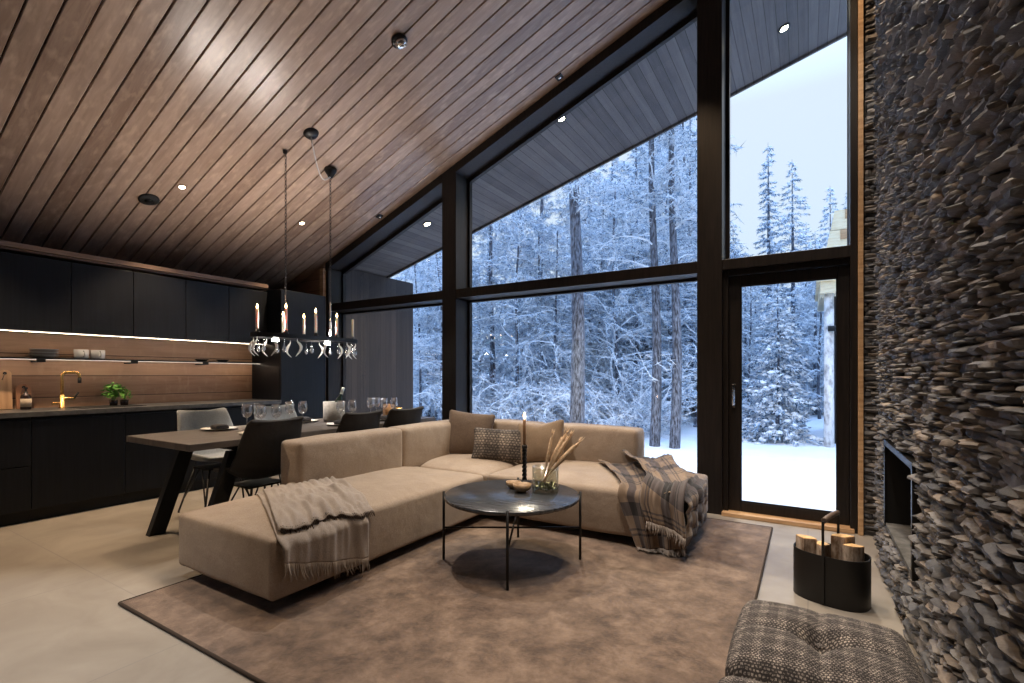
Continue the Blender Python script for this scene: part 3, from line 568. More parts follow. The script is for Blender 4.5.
def herb(loc, label, sc=1.0, n=90, seed=1):
    t = thing('potted_basil', label, 'herb pot', loc); rn = random.Random(seed)
    MB().lathe([(0.030, 0), (0.036, 0.055), (0.033, 0.055), (0.028, 0.01), (0, 0.01)], 18).build('pot', M['amber'], t)
    MB().lathe([(0.0, 0.045), (0.031, 0.045)], 18).build('soil', M['soil'], t)
    s = MB(); lf = MB()
    for k in range(9):
        q = rn.uniform(0, 2 * PI); r = rn.uniform(0.01, 0.05) * sc; s.tube([(0, 0, 0.045), (r * .5 * math.cos(q), r * .5 * math.sin(q), 0.09), (r * math.cos(q), r * math.sin(q), 0.045 + rn.uniform(0.06, 0.13) * sc)], 0.002, 5)
    for k in range(n):
        q = rn.uniform(0, 2 * PI); r = rn.uniform(0, 0.065) * sc; z = 0.07 + rn.uniform(0.0, 0.13) * sc * (1 - (r / (0.08 * sc)) ** 2 * 0.6)
        mt = Matrix.Translation((r * math.cos(q), r * math.sin(q), z)) @ Matrix.Rotation(q, 4, 'Z') @ Matrix.Rotation(rn.uniform(-0.9, 0.5), 4, 'Y') @ Matrix.Rotation(rn.uniform(-.5, .5), 4, 'X')
        l, w = rn.uniform(0.022, 0.038) * sc, rn.uniform(0.010, 0.016) * sc
        vs = [mt @ Vector(p) for p in ((0, 0, 0), (l * .35, w, .004), (l * .75, w * .8, .002), (l, 0, -.006), (l * .75, -w * .8, .002), (l * .35, -w, .004), (l * .5, 0, -.003))]
        lf.add(vs, [(0, 6, 1), (1, 6, 2), (2, 6, 3), (3, 6, 4), (4, 6, 5), (5, 6, 0)], 0, True)
    s.build('stem', M['leaf'], t); lf.build('leaves', M['leaf'], t)
herb((-5.80, 2.045, 0.9005), 'green basil in a small dark pot, left one of the pair', 1.15, 120, 1)
herb((-5.78, 2.125, 0.9005), 'smaller green basil in a dark pot, right one of the pair', 0.8, 60, 2)
zs = 1.3557
for k in range(6):
    MB().lathe([(0, 0.0), (0.05, 0.0), (0.10, 0.010), (0.102, 0.012), (0.06, 0.006), (0, 0.005)], 28).build('plate', M['porcelain'] if k % 2 else M['stoneware'], loc=(-5.90, 1.565, zs + 0.013 * k), label='plate in the low stack on the wall shelf', category='plate', group='stack of plates on the wall shelf')
def mug(loc, label, name='mug'):
    t = thing(name, label, 'mug', loc); MB().lathe([(0.045, 0), (0.055, 0.01), (0.056, 0.085), (0.052, 0.085), (0.05, 0.012), (0, 0.01)], 24).build('cup', M['porcelain'], t)
    MB().tube([(0.054, 0, 0.07), (0.075, 0, 0.068), (0.082, 0, 0.045), (0.075, 0, 0.02), (0.053, 0, 0.018)], 0.006, 8).build('handle', M['porcelain'], t)
mug((-5.885, 1.825, zs), 'white mug on the wall shelf, nearer the plates'); mug((-5.885, 1.95, zs), 'white mug on the wall shelf, farther from the plates')
for k, yy in enumerate((2.90, 3.13)):
    MB().lathe([(0, 0), (0.04, 0), (0.07, 0.022), (0.067, 0.022), (0.038, 0.006), (0, 0.006)], 24).build('bowl', M['blackmatt'], loc=(-5.89, yy, zs), label=('small black bowl on the wall shelf, left of its twin', 'small black bowl at the right end of the wall shelf')[k], category='bowl', group='black bowls on the wall shelf')

# ------------------------------------------------------------------ dining table, chairs
TX0, TX1, TY0, TY1 = -4.32, -3.40, 1.60, 4.02
t = thing('dining_table', 'long dark oak dining table with slanted black legs', 'table', ((TX0 + TX1) / 2, (TY0 + TY1) / 2, 0))
hw, hl = 0.46, (TY1 - TY0) / 2
MB().box(-hw, hw, -hl, hl, 0.705, 0.75).build('tabletop', M['table'], t, bevel=0.004)
MB().box(-0.36, 0.36, -hl + 0.35, hl - 0.35, 0.66, 0.704).build('under_frame', M['blackmatt'], t)
for sx in (-1, 1):
    for sy in (-1, 1):
        x = sx * 0.34; yb, yt = sy * (hl - 0.14), sy * (hl - 0.36); a = MB(); vs = []
        for yy, z in ((yb, 0), (yt, 0.66)):
            vs += [(x - 0.03, yy - 0.055, z), (x + 0.03, yy - 0.055, z), (x + 0.03, yy + 0.055, z), (x - 0.03, yy + 0.055, z)]
        a.add(vs, [(3, 2, 1, 0), (4, 5, 6, 7), (0, 1, 5, 4), (1, 2, 6, 5), (2, 3, 7, 6), (3, 0, 4, 7)]); a.build('leg', M['blackmatt'], t, bevel=0.004)
def shell_chair(name, label, cloth, loc, rz, group):
    t = thing(name, label, 'chair', loc, rz, group)
    prof = [(-0.23, 0.475, .20), (-0.19, 0.46, .225), (-0.05, 0.445, .235), (0.08, 0.435, .24), (0.16, 0.46, .24), (0.20, 0.53, .24), (0.225, 0.62, .235), (0.25, 0.74, .225), (0.268, 0.85, .212), (0.272, 0.872, .205)]
    def fn(u, v):
        k = v * (len(prof) - 1); i = min(int(k), len(prof) - 2); f = k - i
        x, z, w = [prof[i][q] * (1 - f) + prof[i + 1][q] * f for q in range(3)]; s = (u - 0.5) * 2
        lift = 0.10 * max(0, math.sin(PI * min(1, v * 1.5))) * abs(s) ** 3; fwd_ = 0.085 * max(0, math.sin(PI * min(1, max(0, (v - 0.25) / 0.75)))) * abs(s) ** 2.6
        return (x - fwd_, s * w * (1 + 0.12 * abs(s) * math.sin(PI * v)), z + lift)
    MB().grid(fn, 16, 27).build('seat_shell', cloth, t, solid=0.03, sub=1)
    fb_ = MB(); fb_.box(-0.14, 0.12, -0.14, 0.14, 0.385, 0.398); fb_.build('frame', M['black'], t)
    for sx in (-1, 1):
        for sy in (-1, 1):
            MB().tube([(sx * 0.12, sy * 0.12, 0.388), (sx * 0.21, sy * 0.21, 0.012), (sx * 0.21, sy * 0.21, 0.0)], [0.009, 0.008, 0.009], 8).tube([(sx * 0.02, sy * 0.13, 0.388), (sx * 0.19, sy * 0.19, 0.10)], 0.006, 8).build('leg', M['black'], t)
    return t
CY = [2.13, 2.93, 3.48]
nl = ['dark shell chair with its back to the sofa, nearest the camera', 'dark shell chair with its back to the sofa, middle one', 'dark shell chair with its back to the sofa, nearest the window']
for k, yy in enumerate(CY):
    if k == 0: c0 = shell_chair('dining_chair', nl[0], M['chair_dark'], (-3.52, yy, 0), 0.0, 'dark chairs along the sofa side of the table')
    else: copy_tree(c0, (-3.52, yy, 0), (0.02, -0.05)[k - 1], nl[k])
g0 = shell_chair('dining_chair', 'light grey shell chair on the kitchen side, nearest the camera', M['chair_grey'], (-4.48, 2.33, 0), PI, 'light grey chairs along the kitchen side')
copy_tree(g0, (-4.48, 3.02, 0), PI, 'light grey shell chair on the kitchen side, farther from the camera')
# tableware
def stem_glass():
    t = thing('wine_glass', 'x', 'wine glass')
    MB().lathe([(0.034, 0.0), (0.034, 0.002), (0.006, 0.006), (0.0035, 0.02), (0.0035, 0.085), (0.008, 0.095)], 20).build('stem', M['drink'], t)
    MB().lathe([(0.008, 0.095), (0.028, 0.108), (0.040, 0.135), (0.040, 0.16), (0.032, 0.21), (0.0308, 0.21), (0.038, 0.16), (0.038, 0.136), (0.027, 0.111), (0, 0.099)], 20).build('bowl', M['drink'], t)
    return t
wg = stem_glass(); first = True
side = {-1: 'kitchen side', 1: 'sofa side'}; where = ['table end by the camera', 'middle of the table', 'window end of the table']
for k, yy in enumerate((2.17, 2.95, 3.5)):
    for sd in (-1, 1):
        xx = -3.86 + sd * 0.27
        nm = '%s, %s' % (where[k], side[sd])
        MB().lathe([(0, 0.0), (0.08, 0.0), (0.132, 0.014), (0.135, 0.016), (0.085, 0.007), (0, 0.006)], 32).build('dinner_plate', M['porcelain'], loc=(xx, yy, 0.7505), label='white dinner plate, ' + nm, category='plate', group='dinner plates on the table')
        nk = MB(); nk.soft(-0.05, 0.05, -0.055, 0.055, 0, 0.028, 0.012, 0.012, n=6, fn=lambda p: Vector((p.x + 0.01 * noise.noise((p.y * 40, p.z * 40, 1)), p.y + 0.01 * noise.noise((p.x * 40, p.z * 40, 4)), p.z)))
        nk.build('napkin', M['napkin'], loc=(xx, yy, 0.7505 + 0.0075), label='black napkin on plate, ' + nm, category='napkin', group='black napkins on the plates')
        for q, (dx, dy) in enumerate(((-0.17 * sd, 0.13), (-0.14 * sd, 0.24)) if (k, sd) != (1, -1) else ((0.17, -0.13), (0.14, -0.24))):
            lab = 'wine glass %s plate, %s' % (('close to', 'away from')[q], nm)
            pos = (xx + dx, yy + dy, 0.7505)
            if first: wg.location = pos; wg['label'] = lab; wg['group'] = 'wine glasses on the table'; first = False
            else: copy_tree(wg, pos, 0, lab)
t = thing('ice_bucket', 'round grey concrete wine cooler in the middle of the table', 'wine cooler', (-3.965, 3.17, 0.7505))
MB().lathe([(0.085, 0), (0.10, 0.01), (0.102, 0.19), (0.09, 0.19), (0.088, 0.02), (0, 0.018)], 28).build('bucket', M['concrete'], t)
t = thing('wine_bottle', 'dark bottle with silver neck leaning in the grey cooler', 'bottle', (-3.965, 3.17, 0.79)); t.rotation_euler = (0.0, 0.30, 0.6)
MB().lathe([(0.036, 0.0), (0.037, 0.16), (0.016, 0.215), (0.0145, 0.25)], 18).build('glass_body', M['bottle'], t); MB().lathe([(0.0155, 0.235), (0.0155, 0.30), (0, 0.30)], 16).build('neck_foil', M['foil'], t)
MB().lathe([(0.05, 0), (0.058, 0.01), (0.06, 0.13), (0.054, 0.13), (0.05, 0.012), (0, 0.012)], 24).build('wooden_cup', M['birch'], loc=(-3.93, 3.86, 0.7505), label='orange wooden cup near the window end of the dining table', category='cup')
MB().lathe([(0.035, 0), (0.038, 0.10), (0.033, 0.10), (0.031, 0.01), (0, 0.01)], 24).build('candle_cup', M['gold'], loc=(-3.78, 3.86, 0.7505), label='small brass cup beside the orange wooden cup', category='cup')

# ------------------------------------------------------------------ chandelier
cx_, cy_, cz_ = -4.27, 3.11, 1.545
t = thing('chandelier', 'oval black chandelier with candles, crystals and horns hung on two chains', 'chandelier', (cx_, cy_, cz_))
A_, B_ = 0.585, 0.16
def oval(q, a=A_, b=B_): return (b * math.copysign(abs(math.sin(q)) ** 0.75, math.sin(q)), a * math.copysign(abs(math.cos(q)) ** 0.9, math.cos(q)))
ring = MB(); n = 64
for rr in (0, 1):
    pass
vs = []; fs = []
for k in range(n):
    q = 2 * PI * k / n; o1 = oval(q); o2 = oval(q, A_ - 0.035, B_ - 0.035)
    vs += [(*o1, 0), (*o1, 0.04), (*o2, 0.04), (*o2, 0)]
for k in range(n):
    a0, b0 = 4 * k, 4 * ((k + 1) % n)
    for j in range(4): fs.append((a0 + j, b0 + j, b0 + (j + 1) % 4, a0 + (j + 1) % 4))
ring.add(vs, fs, 0); ring.box(-0.02, 0.02, -A_ + 0.03, A_ - 0.03, 0.008, 0.03); ring.build('ring', M['black'], t)
cand = [(-4.27, 2.575, 1, .19), (-4.39, 2.91, 1, .165), (-4.15, 2.78, 1, .21), (-4.39, 3.14, 1, .165), (-4.15, 3.10, 1, .20), (-4.38, 3.456, 0, .16), (-4.16, 3.36, 1, .18), (-4.27, 3.66, 0, .20)]
for k, (x, y, lit, h) in enumerate(cand):
    lx, ly = x - cx_, y - cy_
    h0 = MB(); h0.lathe([(0.022, 0.04), (0.024, 0.052), (0.014, 0.055), (0.014, 0.072), (0.0, 0.072)], 14, (lx, ly)); hd_ = h0.build('candle_holder', M['black'], t)
    MB().lathe([(0.0125, 0.073), (0.0125, 0.06 + h), (0.004, 0.068 + h), (0, 0.068 + h)], 12, (lx, ly)).build('candle', M['wax'], hd_)
    if lit: MB().lathe([(0.0, 0.068 + h), (0.008, 0.078 + h), (0.0085, 0.086 + h), (0.004, 0.103 + h), (0.0, 0.115 + h)], 10, (lx, ly)).build('flame', M['flame'], hd_)
rn = random.Random(4)
for k in range(24):
    q = 2 * PI * k / 24 + 0.1; ox, oy = oval(q, A_ - 0.02, B_ - 0.02)
    if k % 2 == 0:
        c = MB(); c.tube([(ox, oy, 0), (ox, oy, -0.05)], 0.0025, 5)
        c.lathe([(0, -0.045), (0.009, -0.055), (0.005, -0.068), (0.016, -0.095), (0.019, -0.11), (0.010, -0.128), (0, -0.135)], 8, (ox, oy)); c.build('crystal', M['crystal'], t)
    else:
        s = rn.choice((-1, 1)); c = MB(); pts = [(ox, oy, 0)] + [(ox + 0.01 * math.sin(j), oy + s * (0.05 * math.sin(j * 0.5) - .03 * j * .12), -0.025 - 0.024 * j) for j in range(7)]
        c.tube(pts, [0.003, 0.005, 0.011, 0.013, 0.012, 0.009, 0.006, 0.002], 8); c.build('horn', M['horn'], t)
for yy in (-0.36, 0.22): MB().lathe([(0, -0.03), (0.028, -0.028), (0.03, -0.005), (0, -0.004)], 16, (0, yy)).build('spot_bulb', M['halogen'], t)
for yy, zt in ((2.857, roof_z(-4.28)), (3.367, roof_z(-4.26))):
    ly = yy - cy_; top = zt - cz_ - 0.03
    MB().tube([(0, ly, 0.04), (0, ly, 0.42)], 0.009, 8).build('rod', M['chrome'], t)
    ch = MB(); z = 0.42; k = 0
    while z < top - 0.02:
        pts = []
        for j in range(9):
            q = 2 * PI * j / 8; p = (0.009 * math.cos(q), 0.022 * math.sin(q)); pts.append((p[0], ly, z + 0.02 + p[1]) if k % 2 else (0, ly + p[0], z + 0.02 + p[1]))
        ch.tube(pts, 0.003, 5, caps=False); z += 0.034; k += 1
    ch.build('chain', M['steel'], t)
zt = roof_z(-4.26) - cz_
MB().lathe([(0.0, zt - 0.11), (0.02, zt - 0.10), (0.062, zt - 0.03), (0.062, zt - 0.005)], 20, (0, 3.367 - cy_)).build('canopy', M['black'], t)
zt2 = roof_z(-4.28) - cz_; MB().lathe([(0, zt2 - 0.04), (0.018, zt2 - 0.035), (0.022, zt2 - 0.006)], 14, (-0.01, 2.857 - cy_)).build('hook', M['black'], t)
rxy = (-3.983 - cx_, 2.924 - cy_); zr = roof_z(-3.983) - cz_
o = MB().lathe([(0.0, -0.03), (0.055, -0.028), (0.07, -0.004), (0.07, 0.0)], 24).build('ceiling_rose', M['black'], t); o.location = (*rxy, zr - 0.002); o.rotation_euler = (0, -math.atan(SL), 0)
cp = []
for j in range(13):
    f = j / 12; cp.append((rxy[0] * (1 - f) + 0.0 * f, rxy[1] * (1 - f) + (3.367 - cy_) * f, (zr - 0.04) * (1 - f) + (zt - 0.09) * f - 0.22 * math.sin(PI * f) * (1 - 0.3 * f)))
MB().tube(cp, 0.007, 8).build('cord', M['whitecord'], t)

# ------------------------------------------------------------------ ceiling fittings
def on_ceiling(o, x, y, dz=-0.001): o.location = (x, y, roof_z(x) + dz); o.rotation_euler = (0, -math.atan(SL), 0); return o
def downlight(x, y, label):
    t = thing('ceiling_downlight', label, 'downlight', group='small downlights in the board ceiling'); on_ceiling(t, x, y)
    MB().lathe([(0.040, 0.0), (0.040, -0.006), (0.028, -0.006), (0.026, 0.0)], 20).build('rim', M['trimwood'], t); MB().lathe([(0.0, -0.003), (0.026, -0.003)], 16).build('bulb', M['lamp'], t)
downlight(-5.167, 2.364, 'small glowing downlight right of the black ceiling vent'); downlight(-5.167, 3.669, 'small glowing downlight between the chandelier chains')
t = thing('ceiling_vent', 'round flat black vent in the ceiling above the wall cabinets', 'ceiling vent'); on_ceiling(t, -5.456, 2.205)  # black vent cover on the boards, no loudspeaker
MB().lathe([(0.085, 0.0), (0.085, -0.012), (0.07, -0.02), (0, -0.02)], 28).build('cover', M['blackmatt'], t); MB().lathe([(0.03, -0.0205), (0.035, -0.026), (0, -0.026)], 20).build('centre_cap', M['black'], t)
t = thing('spotlight', 'black swivel spotlight with chrome ring high in the ceiling', 'spotlight'); on_ceiling(t, -2.829, 2.893)
MB().lathe([(0.062, 0.0), (0.065, -0.02), (0.045, -0.03), (0, -0.03)], 28).build('housing', M['black'], t)
o = MB().lathe([(0.045, 0.0), (0.048, -0.02), (0.046, -0.05), (0.04, -0.05), (0.034, -0.03), (0, -0.025)], 28, mi=0).build('lamp_head', M['chrome'], t); o.location = (0.01, -0.01, -0.015); o.rotation_euler = (0.5, 0.2, 0)
for x, y, lab in ((-2.124, 4.40, 'small black square fitting at the ceiling edge, the upper one'), (-4.643, 4.40, 'small black square fitting at the ceiling edge, the lower one')):
    t = thing('ceiling_sensor', lab, 'sensor', group='black square fittings at the ceiling edge'); on_ceiling(t, x, y)
    MB().box(-0.035, 0.035, -0.035, 0.035, -0.015, 0).build('plate', M['black'], t, bevel=0.003); MB().lathe([(0, -0.03), (0.018, -0.026), (0.022, -0.0155)], 16).build('eye', M['chrome'], t)
for k, (x, y) in enumerate(((-2.385, 4.99), (-0.221, 5.99), (-4.498, 5.14))):
    t = thing('eave_downlight', ['bright outdoor downlight under the eave above the wide window', 'outdoor downlight under the eave above the door', 'outdoor downlight under the eave above the left window'][k], 'downlight', group='outdoor downlights under the eave'); on_ceiling(t, x, y, 0.018)
    MB().lathe([(0.06, 0.0), (0.06, -0.012), (0.042, -0.012), (0.04, 0)], 20).build('rim', M['black'], t); MB().lathe([(0.0, -0.008), (0.04, -0.008)], 16).build('bulb', M['lampout'], t)

# ------------------------------------------------------------------ rug
RX0, RX1, RY0, RY1 = -3.08, -0.23, 1.10, 4.30
t = thing('rug', 'large taupe brown rug with dark bound edge under the sofa', 'rug', ((RX0 + RX1) / 2, (RY0 + RY1) / 2, 0.0))
hx, hy = (RX1 - RX0) / 2, (RY1 - RY0) / 2
def rugtop(u, v): return (-hx + 0.012 + (2 * hx - 0.024) * u, -hy + 0.012 + (2 * hy - 0.024) * v, 0.0145 + 0.0006 * noise.noise((u * 30, v * 30, 2)))
a = MB(); a.grid(rugtop, 40, 44); a.box(-hx + 0.012, hx - 0.012, -hy + 0.012, hy - 0.012, 0.001, 0.0125); a.build('pile', M['rug'], t)
M['bind'] = plain('dark_rug_binding', (0.035, 0.022, 0.014), 0.9)
MB().tube([(-hx + .008, -hy + .008, 0.009), (hx - .008, -hy + .008, 0.009), (hx - .008, hy - .008, 0.009), (-hx + .008, hy - .008, 0.009), (-hx + .008, -hy + .008, 0.009)], 0.008, 8).build('binding', M['bind'], t)

# ------------------------------------------------------------------ sofa
SX0, SX1, SXR = -3.18, -2.25, -0.70; SYF, SYI, SYB = 1.43, 3.30, 4.26; ZB, ZS = 0.075, 0.385
t = thing('sectional_sofa', 'large camel coloured L-shaped sofa on the rug', 'sofa', (SX0, SYF, 0.015))
def ws(p): # gentle upholstery waviness
    return p + Vector((0, 0, 0.006 * noise.noise(Vector((p.x * 4, p.y * 4, p.z * 2)))))
ox, oy, oz = SX0, SYF, 0.015
def S(x0, x1, y0, y1, z0, z1, **k): return MB().soft(x0 - ox, x1 - ox, y0 - oy, y1 - oy, z0 - oz, z1 - oz, fn=ws, **k)
S(SX0, SX1, SYF, 3.27, ZB, ZS, r=0.024, bulge=0.055, side=0.010, n=20).build('seat', M['sofa'], t)
S(SX0, SX1, 3.275, SYB, ZB, ZS, r=0.024, bulge=0.06, side=0.0, n=16).build('seat', M['sofa'], t)
S(SX1 + 0.005, SXR, SYI, SYB, ZB, ZS, r=0.024, bulge=0.06, side=0.010, n=20).build('seat', M['sofa'], t)
for (x0, x1, y0, y1) in ((SX0, -2.95, 2.08, 3.07), (SX0, -2.95, 3.075, 3.99), (-3.18, -2.175, 4.0, 4.24), (-2.17, -1.22, 4.0, 4.24)):
    S(x0, x1, y0, y1, 0.375, 0.74, r=0.03, bulge=0.012, side=0.016, n=14).build('backrest', M['sofa'], t)
for (x, y) in ((-3.0, 1.7), (-2.42, 1.7), (-3.0, 3.1), (-2.42, 3.1), (-3.0, 4.1), (-2.0, 3.5), (-2.0, 4.1), (-0.85, 3.5), (-0.85, 4.1)):
    MB().box(x - 0.03 - ox, x + 0.03 - ox, y - 0.03 - oy, y + 0.03 - oy, 0.0005, 0.075).build('leg', M['blackmatt'], t)
MB().box(SX0 + 0.1 - ox, SX1 - 0.1 - ox, SYF + 0.1 - oy, SYB - 0.1 - oy, 0.045, 0.07).box(SX1 - 0.1 - ox, SXR - 0.1 - ox, SYI + 0.1 - oy, SYB - 0.1 - oy, 0.045, 0.07).build('base', M['blackmatt'], t)
def cushion(name, label, mat, loc, w, h, th, rz, lean, roll=0, peak=0.0):
    def fn(p):
        u, v = p.x / (w / 2), p.z / (h / 2)
        k = (1 - min(1, abs(u)) ** 2.2) * (1 - min(1, abs(v)) ** 2.2); th_ = 0.12 + 0.88 * max(0, k) ** 0.5
        q = Vector((p.x * (1 - 0.07 * (1 - v * v)), p.y * th_, p.z * (1 - 0.07 * (1 - u * u)))); q.y += 0.006 * noise.noise(Vector((p.x * 9, p.z * 9, w * 7)))
        q.z += -0.03 * peak * math.exp(-(u * 2.2) ** 2) * max(0, v); return q
    a = MB().soft(-w / 2, w / 2, -th / 2, th / 2, -h / 2, h / 2, r=min(th * 0.3, 0.03), n=16, fn=fn)
    o = a.build(name, mat, label=label, category='cushion'); o.location = loc; o.rotation_mode = 'ZXY'; o.rotation_euler = (lean, roll, rz); return o
cushion('cushion', 'plain brown square cushion in the corner of the sofa', M['brown_plush'], (-2.81, 3.83, 0.625), 0.46, 0.44, 0.17, 0.50, -0.24, 0.0)
cushion('cushion', 'rectangular grey tweed cushion in front of the brown one', M['tweed'], (-2.40, 3.74, 0.560), 0.52, 0.31, 0.13, 0.45, -0.30, -0.10)
cushion('cushion', 'tan square cushion leaning on the window backrest behind the candle', M['tan_cloth'], (-2.05, 3.86, 0.60), 0.46, 0.38, 0.15, 0.12, -0.30, -0.16, 1.0)

# ------------------------------------------------------------------ throws
def fringe(edge_pts, out, length, r, mat, parent, seed=1, name='fringe', floor=None):
    rn = random.Random(seed); a = MB()
    for p in edge_pts:
        p = Vector(p); d = out(p) if callable(out) else Vector(out); l = length * rn.uniform(0.7, 1.15); pts = [p]
        dx = Vector((rn.uniform(-0.25, 0.25), rn.uniform(-0.25, 0.25), rn.uniform(-0.1, 0.1)))
        for k in range(1, 4):
            q = p + (d + dx * (k / 3)).normalized() * l * k / 3
            if floor is not None: q.z = max(q.z, floor)
            pts.append(q)
        a.tube(pts, [r, r * 1.1, r, r * 0.5], 4)
    return a.build(name, mat, parent)
# folded beige throw on the chaise
t = thing('throw_blanket', 'grey beige fringed throw draped over the long side of the sofa', 'blanket', (-2.6, 1.7, 0.4))
def seat_top(x, y):
    ux = (x - (SX0 + SX1) / 2) / ((SX1 - SX0) / 2); uy = (y - (SYF + 3.27) / 2) / ((3.27 - SYF) / 2); return ZS + 0.055 * max(0, 1 - ux ** 4) * max(0, 1 - uy ** 4) + 0.004
def drape(y0f, y1f, xs0, xs1, hang, lift, seed, amp=0.012, edge_curve=0.0):
    def fn(u, v):  # v along: from far (left) edge over the top then down the side facing the coffee table; u along the sofa
        xs = xs0 * (1 - u) + xs1 * u; flat = SX1 - xs; tot = flat + hang(u); s = v * tot; k = min(1, s / flat); y = y0f(k) * (1 - u) + y1f(k) * u
        w = amp * (noise.noise((u * 7, v * 2.2, seed)) + 0.6 * noise.noise((u * 16, v * 4, seed + 3)))
        r = 0.05
        if s < flat - r + 0.02: x, z = xs + s, seat_top(xs + s, min(max(y, SYF + .03), 3.2)) + lift + abs(w) * 1.2
        else:
            q = (s - (flat - r + 0.02)) / r
            if q < PI / 2:
                x = SX1 - r + 0.02 + (r + lift) * math.sin(q); z = ZS - r + 0.004 + (r + lift) * math.cos(q)
            else: x = SX1 + 0.02 + lift; z = ZS - r + 0.004 - (q - PI / 2) * r
            g = min(1, max(0, q - 0.6)); x += g * (0.010 + 0.018 * (0.5 + 0.5 * math.sin(u * 23 + seed + 2 * math.sin(u * 5))) + w)
            if q < 1.5: z += abs(w) * 1.2 * (1.5 - q) / 1.5
        return (x + 2.6, y - 1.7, z - 0.4)
    return fn
f1 = drape(lambda v: 1.87 - 0.41 * v, lambda v: 2.28 - 0.27 * v, -3.12, -2.86, lambda u: 0.11 + 0.15 * u ** 0.8, 0.004, 1.0, 0.02)
MB().grid(f1, 60, 90).build('lower_layer', M['beige_throw'], t, solid=-0.006)
f2 = drape(lambda v: 1.90 - 0.43 * v, lambda v: 2.31 - 0.25 * v, -3.09, -2.84, lambda u: -0.03 + 0.045 * u + 0.012 * math.sin(u * 9), 0.022, 5.0, 0.032)
MB().grid(f2, 60, 70).build('upper_layer', M['beige_throw'], t, solid=-0.006)
fringe([f1((k + .5) / 70, 1.0) for k in range(70)], (0.12, 0, -1), 0.085, 0.0028, M['beige_throw'], t, 3)
fringe([f2((k + .5) / 60, 0.985) for k in range(60)], (0.6, 0, -0.8), 0.04, 0.003, M['fringe_dark'], t, 5, 'folded_fringe')
# plaid throw at the right end
t = thing('plaid_throw', 'brown and black plaid throw with fringe hanging off the right end of the sofa', 'blanket', (-0.95, 3.6, 0.4))
def wing_top(x, y):
    cx0, hx_ = (SX1 + SXR) / 2, (SXR - SX1) / 2; cy0, hy_ = (SYI + SYB) / 2, (SYB - SYI) / 2
    ux = max(-1, min(1, (x - cx0) / hx_)); uy = max(-1, min(1, (y - cy0) / hy_)); return ZS + 0.06 * (1 - ux ** 4) * (1 - uy ** 4) + 0.004
def fold_strip(p0l, p0r, p1l, p1r, drop, lift, seed, amp, ripple, nfold):
    """from the seat back edge (p0) to the front edge (p1), then down the front by drop(u)"""
    def fn(u, v):
        a = Vector(p0l).lerp(Vector(p0r), u); b = Vector(p1l).lerp(Vector(p1r), u); flat = (b - a).length; tot = flat + drop(u); s = v * tot
        w = amp * abs(noise.noise((u * 5, v * 2.6, seed)) + 0.5 * noise.noise((u * 13, v * 6, seed + 1))) + ripple * (0.5 + 0.5 * math.cos(u * 2 * PI * nfold + 3 * noise.noise((v * 1.5, seed, 0)))) ** 2
        r = 0.045
        if s < flat - r:
            p = a.lerp(b, s / flat); z = wing_top(p.x, p.y) + lift + w; return (p.x + 0.95, p.y - 3.6, z - 0.4)
        q = (s - flat + r) / r; dirn = (b - a).normalized(); base = a.lerp(b, (flat - r) / flat)
        zb = wing_top(b.x, SYI + 0.03) - r
        if q < PI / 2: p = base + Vector((0, -1)) * ((r + lift + w) * math.sin(q)); z = zb + (r + lift + w) * math.cos(q) ; p.y -= 0.0
        else:
            dn = (q - PI / 2) * r; p = base + Vector((0, -1)) * (r + lift + w + 0.06 * dn) + Vector((dirn.x, 0)) * dn * (0.75 - 0.45 * u); z = zb - dn
        zmin = 0.026 + lift
        if z < zmin: p = p + Vector((0.1, -1)) * (zmin - z) * 0.8; z = zmin + w * 0.6
        return (p.x + 0.95, p.y - 3.6, z - 0.4)
    return fn
pu = lambda u, v: (u * 0.75, v * 1.05)
g1 = fold_strip((-1.54, 3.95), (-0.78, 4.12), (-1.10, SYI), (-0.68, SYI), lambda u: 0.36 - 0.06 * u, 0.004, 2.0, 0.026, 0.028, 2.5)
MB().grid(g1, 70, 90, uv=pu).build('lower_layer', M['plaid'], t, solid=-0.007)
g2 = fold_strip((-1.34, 3.98), (-0.96, 4.04), (-0.92, SYI), (-0.65, SYI), lambda u: 0.13 + 0.06 * u, 0.068, 7.0, 0.035, 0.05, 1.0)
MB().grid(g2, 50, 70, uv=lambda u, v: (0.2 + u * 0.45, 0.1 + v * 0.9)).build('upper_layer', M['plaid'], t, solid=-0.007)
def g3(u, v):   # part falling over the right end face
    y = 3.25 + 0.70 * v; s = u * 0.40; w = 0.03 * abs(noise.noise((u * 4, v * 7, 9))) + 0.02 * (0.5 + 0.5 * math.sin(v * 19))
    if s < 0.10: x, z = SXR - 0.12 + s, wing_top(SXR - 0.12 + s, y) + 0.012 + w
    else:
        q = min((s - 0.10) / 0.04, PI / 2); x = SXR - 0.02 + (0.04 + w) * math.sin(q); z = ZS - 0.03 + 0.045 * math.cos(q) - max(0, s - 0.16)
    return (x + 0.95, y - 3.6 - 0.15 * max(0, s - .1), max(z, 0.05) - 0.4)
MB().grid(g3, 36, 50, uv=lambda u, v: (v * 0.7, u * 0.5)).build('side_layer', M['plaid'], t, solid=-0.007)
fringe([g1((k + .5) / 70, 1.0) for k in range(70)], (0.1, -0.35, -0.8), 0.06, 0.0025, M['beige_throw'], t, 8, floor=-0.372)
fringe([g2((k + .5) / 40, 1.0) for k in range(40)], (0.1, -0.25, -1), 0.07, 0.0028, M['beige_throw'], t, 9, 'upper_fringe', floor=-0.36)

